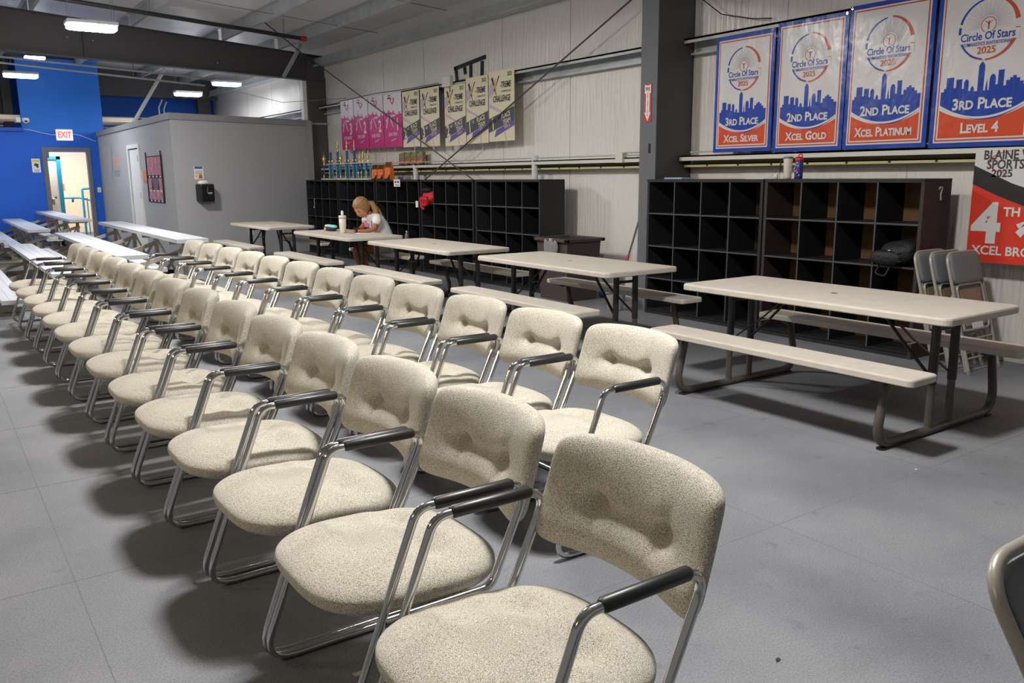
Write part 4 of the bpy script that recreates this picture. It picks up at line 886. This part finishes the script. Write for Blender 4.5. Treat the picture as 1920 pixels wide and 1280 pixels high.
# pouches
for i, (y, h, lb) in enumerate(((13.66, .26, 'left orange snack pouch on the far cubby top'), (13.42, .26, 'middle orange snack pouch on the far cubby top'), (13.15, .30, 'right and tallest orange snack pouch on the far cubby top'))):
    t = empty('snack_pouch', (6.62, y, ZT), 0, lb, 'pouch', 'orange snack pouches')
    MB().prism([(-.045, 0), (.045, 0), (.03, h * .6), (.006, h), (-.006, h), (-.035, h * .6)], 'y', -.105, .105).build('bag', MT['orange'], t)
    MB().prism([(-.034, h * .7), (-.0075, h * .98), (-.010, h * .98), (-.038, h * .7)], 'y', -.1, .1).build('dark_label', MT['pouchd'], t)
    MB().soft((-.036, -.01, h * .38), (.03, .13, h * .3), 6, 2.4).build('picture_print', MT['flesh'], t)
    MB().prism([(-.1, .0), (.1, .0), (.1, .02), (.0, .02), (-.1, .09)], 'x', -.050, -.043).build('black_corner', MT['rubber'], t)
for i, (y, lb) in enumerate(((13.38, 'leftmost snack box leaning on the wall ledge'), (13.16, 'second snack box on the wall ledge, green topped'), (12.94, 'third snack box on the wall ledge'), (12.72, 'rightmost snack box on the wall ledge'))):
    t = empty('snack_box', (7.02, y, 1.70), 0, lb, 'box', 'snack boxes on the wall ledge')
    MB().bbox(-.05, 0, -.1, .1, 0, .2, .004).build('carton', MT['boxes'], t)
    MB().box(-.056, -.05, -.09, .09, .12, .19).build('green_print', MT['boxg'], t)
    MB().box(-.056, -.05, -.09, .09, .02, .06).build('pink_print', MT['flesh'], t); t.rotation_euler = (radians(-6), radians(8), 0)
t = empty('cubby_sign', (6.48, 12.61, 1.40), 0, 'small white paper sign taped to the top edge of the far cubbies', 'sign')
MB().box(-.004, 0, -.11, .11, -.06, .055).build('sheet', MT['paper'], t); MB().prism([(.13, .055), (-.13, .055), (-.09, .03), (.09, .03)], 'x', -.006, -.001).build('tape', MT['label'], t)
MB().box(-.007, -.004, .0, .06, -.035, -.028).box(-.007, -.004, -.07, -.02, .0, .03).box(-.007, -.004, .02, .07, .0, .03).box(-.007, -.004, -.08, .02, -.04, -.03).build('print', MT['ink'], t)
t = empty('water_bottle', (6.60, 12.55, .40), 0, 'clear plastic water bottle standing in a far cubby', 'bottle')
MB().lathe([(.035, 0), (.04, .01), (.04, .14), (.02, .18), (.014, .19)], n=14).build('bottle', MT['water'], t); MB().lathe([(.016, .19), (.016, .215), (.01, .216)], n=10).build('cap', MT['paper'], t)
for (y, z, lb) in ((16.2, .98, 'dangling silver keys in the farthest cubby'),):
    t = empty('key_bunch', (6.485, y, z), 0, lb, 'keys'); MB().tube(fillet([(0, 0, .1), (-.005, .03, .06), (-.003, .0, .02), (0, .05, -.05)], .02), .008, 5).build('cord', MT['galv'], t); MB().lathe([(.01, 0), (.014, .02), (0, .03)], (0, .05, -.08), 8).build('fob', MT['paper'], t)
t = empty('wall_hook', (6.72, 3.652, 1.33), 0, 'small silver sticker on the side of the near cubby', 'sticker')
MB().tube(fillet([(-.03, -.004, .04), (.03, -.004, .06), (0, -.004, .0), (.01, -.004, -.05)], .02), .006, 5).build('mark', MT['galv'], t); MB().tube([(-.02, -.004, .06), (-.02, -.004, .03)], .004, 5).build('line', MT['galv'], t)

# ================================================================== ITEMS ON THE TABLE
t = empty('tumbler', (4.80, 11.02, .7405), 0, 'cream insulated tumbler with straw lid on the table before the person', 'tumbler')
MB().lathe([(.036, 0), (.038, .01), (.048, .10), (.05, .20)], n=18).build('cup', MT['offw'], t); MB().lathe([(.052, .2), (.053, .235), (.03, .24)], n=18).build('lid', MT['offw'], t)
MB().lathe([(.0505, .196), (.0515, .2)], n=18).build('band', MT['legd'], t); MB().soft((0, 0, .27), (.034, .034, .07), 6, 3).build('spout', MT['paper'], t)
t = empty('pencil_case', (4.84, 11.55, .7405), 0, 'navy and mint zip pouch lying on the table left of the tumbler', 'pouch')
MB().soft((0, 0, .035), (.13, .32, .07), 10, 2.5).build('lower_pouch', MT['navy'], t); MB().soft((0.01, -.03, .06), (.11, .26, .055), 10, 2.6).build('mint_panel', MT['mint'], t)
MB().soft((0.0, .07, .067), (.10, .13, .045), 8, 2.6).build('peach_panel', MT['peach'], t); MB().soft((-.07, .04, .012), (.03, .07, .022), 6, 2.5).build('zip_charm', MT['orangep'], t); MB().soft((-.063, .05, .035), (.015, .05, .02), 6, 2.5).build('white_print', MT['paper'], t)
t = empty('phone', (4.98, 10.93, .7405), 0, 'dark phone propped on the table in front of the person', 'phone'); q = MB().bbox(-.006, .006, -.08, .05, 0, .075, .003).build('case', MT['rubber'], t); MB().box(-.008, -.006, -.07, .04, .008, .068).build('screen', MT['ink'], t); t.rotation_euler = (0, radians(-25), .3)
tag(MB().box(4.9, 5.12, 10.66, 10.86, .7405, .743).build('paper_sheet', MT['paper']), 'white sheet of paper on the table under the person', 'paper')

# ================================================================== PERSON
def skinned(name, joints, edges, m, parent, root=0, lev=2):
    me = bpy.data.meshes.new(name); me.from_pydata([j[:3] for j in joints], edges, [])
    o = bpy.data.objects.new(name, me); C.objects.link(o)
    bpy.context.view_layer.objects.active = o
    md = o.modifiers.new('skin', 'SKIN'); md.use_smooth_shade = True
    sk = me.skin_vertices[0].data if me.skin_vertices else None
    if sk is None:
        bm = bmesh.new(); bm.from_mesh(me); bm.verts.layers.skin.verify(); bm.to_mesh(me); bm.free(); sk = me.skin_vertices[0].data
    for i, j in enumerate(joints):
        rr = j[3] if isinstance(j[3], tuple) else (j[3], j[3]); sk[i].radius = rr; sk[i].use_root = (i == root)
    o.modifiers.new('sub', 'SUBSURF').levels = lev; o.modifiers['sub'].render_levels = lev
    dg = bpy.context.evaluated_depsgraph_get(); nm = bpy.data.meshes.new_from_object(o.evaluated_get(dg))
    bpy.data.objects.remove(o); nm.name = name; nm.materials.clear(); nm.materials.append(m)
    for p in nm.polygons: p.use_smooth = True
    n = bpy.data.objects.new(name, nm); C.objects.link(n); n.parent = parent; return n
P = empty('person', (5.36, 10.90, 0), 0, 'girl with blonde ponytail and white printed t-shirt, bent over the table', 'person')
# local: she faces -x; y+ is her right-hand side as seen from the camera's left
J = [(0, 0, .53, (.13, .15)),            # 0 pelvis
     (-.03, 0, .68, (.105, .13)), (-.10, 0, .84, (.10, .14)), (-.17, 0, .95, (.075, .11)), (-.205, .01, 1.0, (.042, .042)), (-.24, .02, 1.04, (.04, .04)),   # spine, neck
     (-.17, .15, .93, .048), (-.22, .20, .80, .040), (-.33, .13, .765, .030), (-.42, .08, .768, .024),   # right arm
     (-.17, -.15, .93, .048), (-.22, -.20, .79, .040), (-.34, -.14, .765, .030), (-.43, -.07, .768, .024),  # left arm
     (-.05, .09, .52, .085), (-.40, .11, .50, .062), (-.30, .16, .28, .052), (-.08, .20, .09, .032), (-.13, .20, .035, .030), (-.26, .20, .022, .020),
     (-.05, -.09, .52, .085), (-.40, -.10, .50, .062), (-.34, -.08, .28, .052), (-.20, -.08, .09, .032), (-.26, -.08, .035, .030), (-.38, -.08, .022, .020)]
Ed = [(0, 1), (1, 2), (2, 3), (3, 4), (4, 5), (3, 6), (6, 7), (7, 8), (8, 9), (3, 10), (10, 11), (11, 12), (12, 13), (0, 14), (14, 15), (15, 16), (16, 17), (17, 18), (18, 19), (0, 20), (20, 21), (21, 22), (22, 23), (23, 24), (24, 25)]
skinned('body', J, Ed, MT['skinl'], P)
skinned('t_shirt', [(.01, 0, .58, (.150, .175)), (-.02, 0, .68, (.135, .165)), (-.09, 0, .84, (.13, .165)), (-.16, 0, .945, (.10, .135)), (-.165, .16, .935, .070), (-.20, .205, .845, .068), (-.165, -.16, .935, .070), (-.20, -.21, .845, .068), (-.195, .008, .985, .06)],
        [(0, 1), (1, 2), (2, 3), (3, 4), (4, 5), (3, 6), (6, 7), (3, 8)], MT['shirt'], P)
skinned('shorts', [(0, 0, .53, (.155, .17)), (-.06, .09, .525, .105), (-.26, .105, .51, .088), (-.06, -.09, .525, .105), (-.26, -.10, .51, .088)], [(0, 1), (1, 2), (0, 3), (3, 4)], MT['shorts'], P)
MB().soft((-.275, -.02, .86), (.01, .12, .10), 6, 2.4).build('shirt_print', mat('shirt_print_pink', (190, 110, 140), .8, mottle=.5, mscale=60), P)
MB().soft((-.262, -.05, .80), (.01, .12, .03), 6, 2.4).build('shirt_print', MT['navy'], P)
# hands with separate fingers
for (hx, hy, s_) in ((-.44, .07, 1), (-.45, -.06, -1)):
    jj = [(hx, hy, .770, (.022, .012)), (hx - .05, hy - s_ * .01, .772, (.026, .011))]; ee = [(0, 1)]
    for k, L_ in enumerate((.038, .045, .042, .032)):
        a = len(jj); yy = hy - s_ * .01 + (k - 1.5) * .014
        jj += [(hx - .06, yy, .774, .0085), (hx - .06 - L_ * .6, yy, .776, .008), (hx - .06 - L_, yy, .765, .0065)]; ee += [(1, a), (a, a + 1), (a + 1, a + 2)]
    a = len(jj); jj += [(hx - .02, hy - s_ * .03, .772, .010), (hx - .045, hy - s_ * .045, .768, .0085)]; ee += [(0, a), (a, a + 1)]
    skinned('hand', jj, ee, MT['skin'], P, 0, 1)
# head, tilted down towards the table
H = empty('head_pivot'); 
def head_fn(w_, q):
    x, y, z = w_
    if z < 0: y *= 1 - .30 * (z / -.12); x = x * (1 - .12 * (z / -.12)) - .012 * (z / -.12)
    if q[0] < -.2:
        x -= .022 * math.exp(-((y / .014) ** 2 + ((z + .018) / .028) ** 2))             # nose
        for yy in (-.032, .032): x += .009 * math.exp(-(((y - yy) / .014) ** 2 + ((z - .008) / .012) ** 2))   # eye sockets
        x -= .005 * math.exp(-((y / .022) ** 2 + ((z + .058) / .008) ** 2))              # lips
        x -= .006 * math.exp(-((y / .02) ** 2 + ((z + .095) / .014) ** 2))               # chin
    return (x, y, z)
bpy.data.objects.remove(H)
hd = MB().soft((0, 0, 0), (.19, .155, .235), 16, 2.2, head_fn).build('head', MT['skin'], P)
hd.location = (-.30, .03, 1.075); hd.rotation_euler = (0, radians(-38), radians(14)); hd.scale = (1.13, 1.13, 1.13)
for yy in (-.032, .032):
    MB().soft((-.083, yy, .006), (.012, .028, .010), 5, 2.2).build('eye', MT['hair'], hd)
    MB().soft((-.087, yy, .028), (.008, .034, .006), 5, 2.2).build('eyebrow', mat('brow', (130, 96, 66), .8), hd)
    MB().soft((.012, yy * 2.35, -.01), (.034, .014, .055), 5, 2.4).build('ear', MT['skin'], hd)
MB().soft((-.092, 0, -.058), (.010, .042, .010), 5, 2.2).build('mouth', mat('lips', (186, 100, 92), .6), hd)
def hair_fn(w_, q):
    x, y, z = w_
    if q[0] < -.1 and z < .055: x = max(x, -.045 - (z + .0) * .4)
    if z < -.05: z = -.05 - (-.05 - z) * .4
    return (x + .004 * sin(y * 220), y + .003 * sin(z * 160), z)
MB().soft((.012, 0, .022), (.205, .178, .235), 16, 2.3, hair_fn).build('hair', MT['hair'], hd)
pt = MB()
pt.tube([(-.22, .01, 1.15), (-.165, -.02, 1.13), (-.145, -.07, 1.04), (-.165, -.13, .96), (-.20, -.15, .88), (-.215, -.15, .82)], [.03, .042, .042, .040, .03, .01], 10)
pt.tube([(-.22, .01, 1.15), (-.15, .0, 1.12), (-.08, -.03, 1.03), (-.03, -.05, .93), (.01, -.05, .84)], [.025, .035, .032, .028, .008], 10)
pt.build('ponytail', MT['hair'], P)
MB().tube([(-.185, -.01, 1.142), (-.165, -.02, 1.13)], .038, 10).build('hair_tie', MT['hair'], P)

# ================================================================== LITTLE MARKS ON THE FLOOR
for i, (x, y, s_, lb) in enumerate(((.95, 2.2, .022, 'torn tan scrap of paper on the floor under the second left row chair'), (2.95, 3.06, .016, 'small dark chip on the floor right of the armchairs'), (3.2, 3.2, .012, 'tiny yellow speck on the floor near the armchairs'), (4.05, 2.2, .012, 'tiny yellow speck on the floor by the near table foot'), (2.05, 1.5, .014, 'small dark crumb on the bare floor at lower middle'))):
    pts = [(x + s_ * (1 + .5 * sin(k * 2.3 + i)) * cos(k * pi / 3.5), y + s_ * (.8 + .4 * cos(k * 1.7)) * sin(k * pi / 3.5)) for k in range(7)]
    tag(MB().prism(pts, 'z', 0.0008, .0022).build('floor_scrap', MT['spot'] if i in (0, 2, 3) else MT['rubber']), lb, 'scrap')
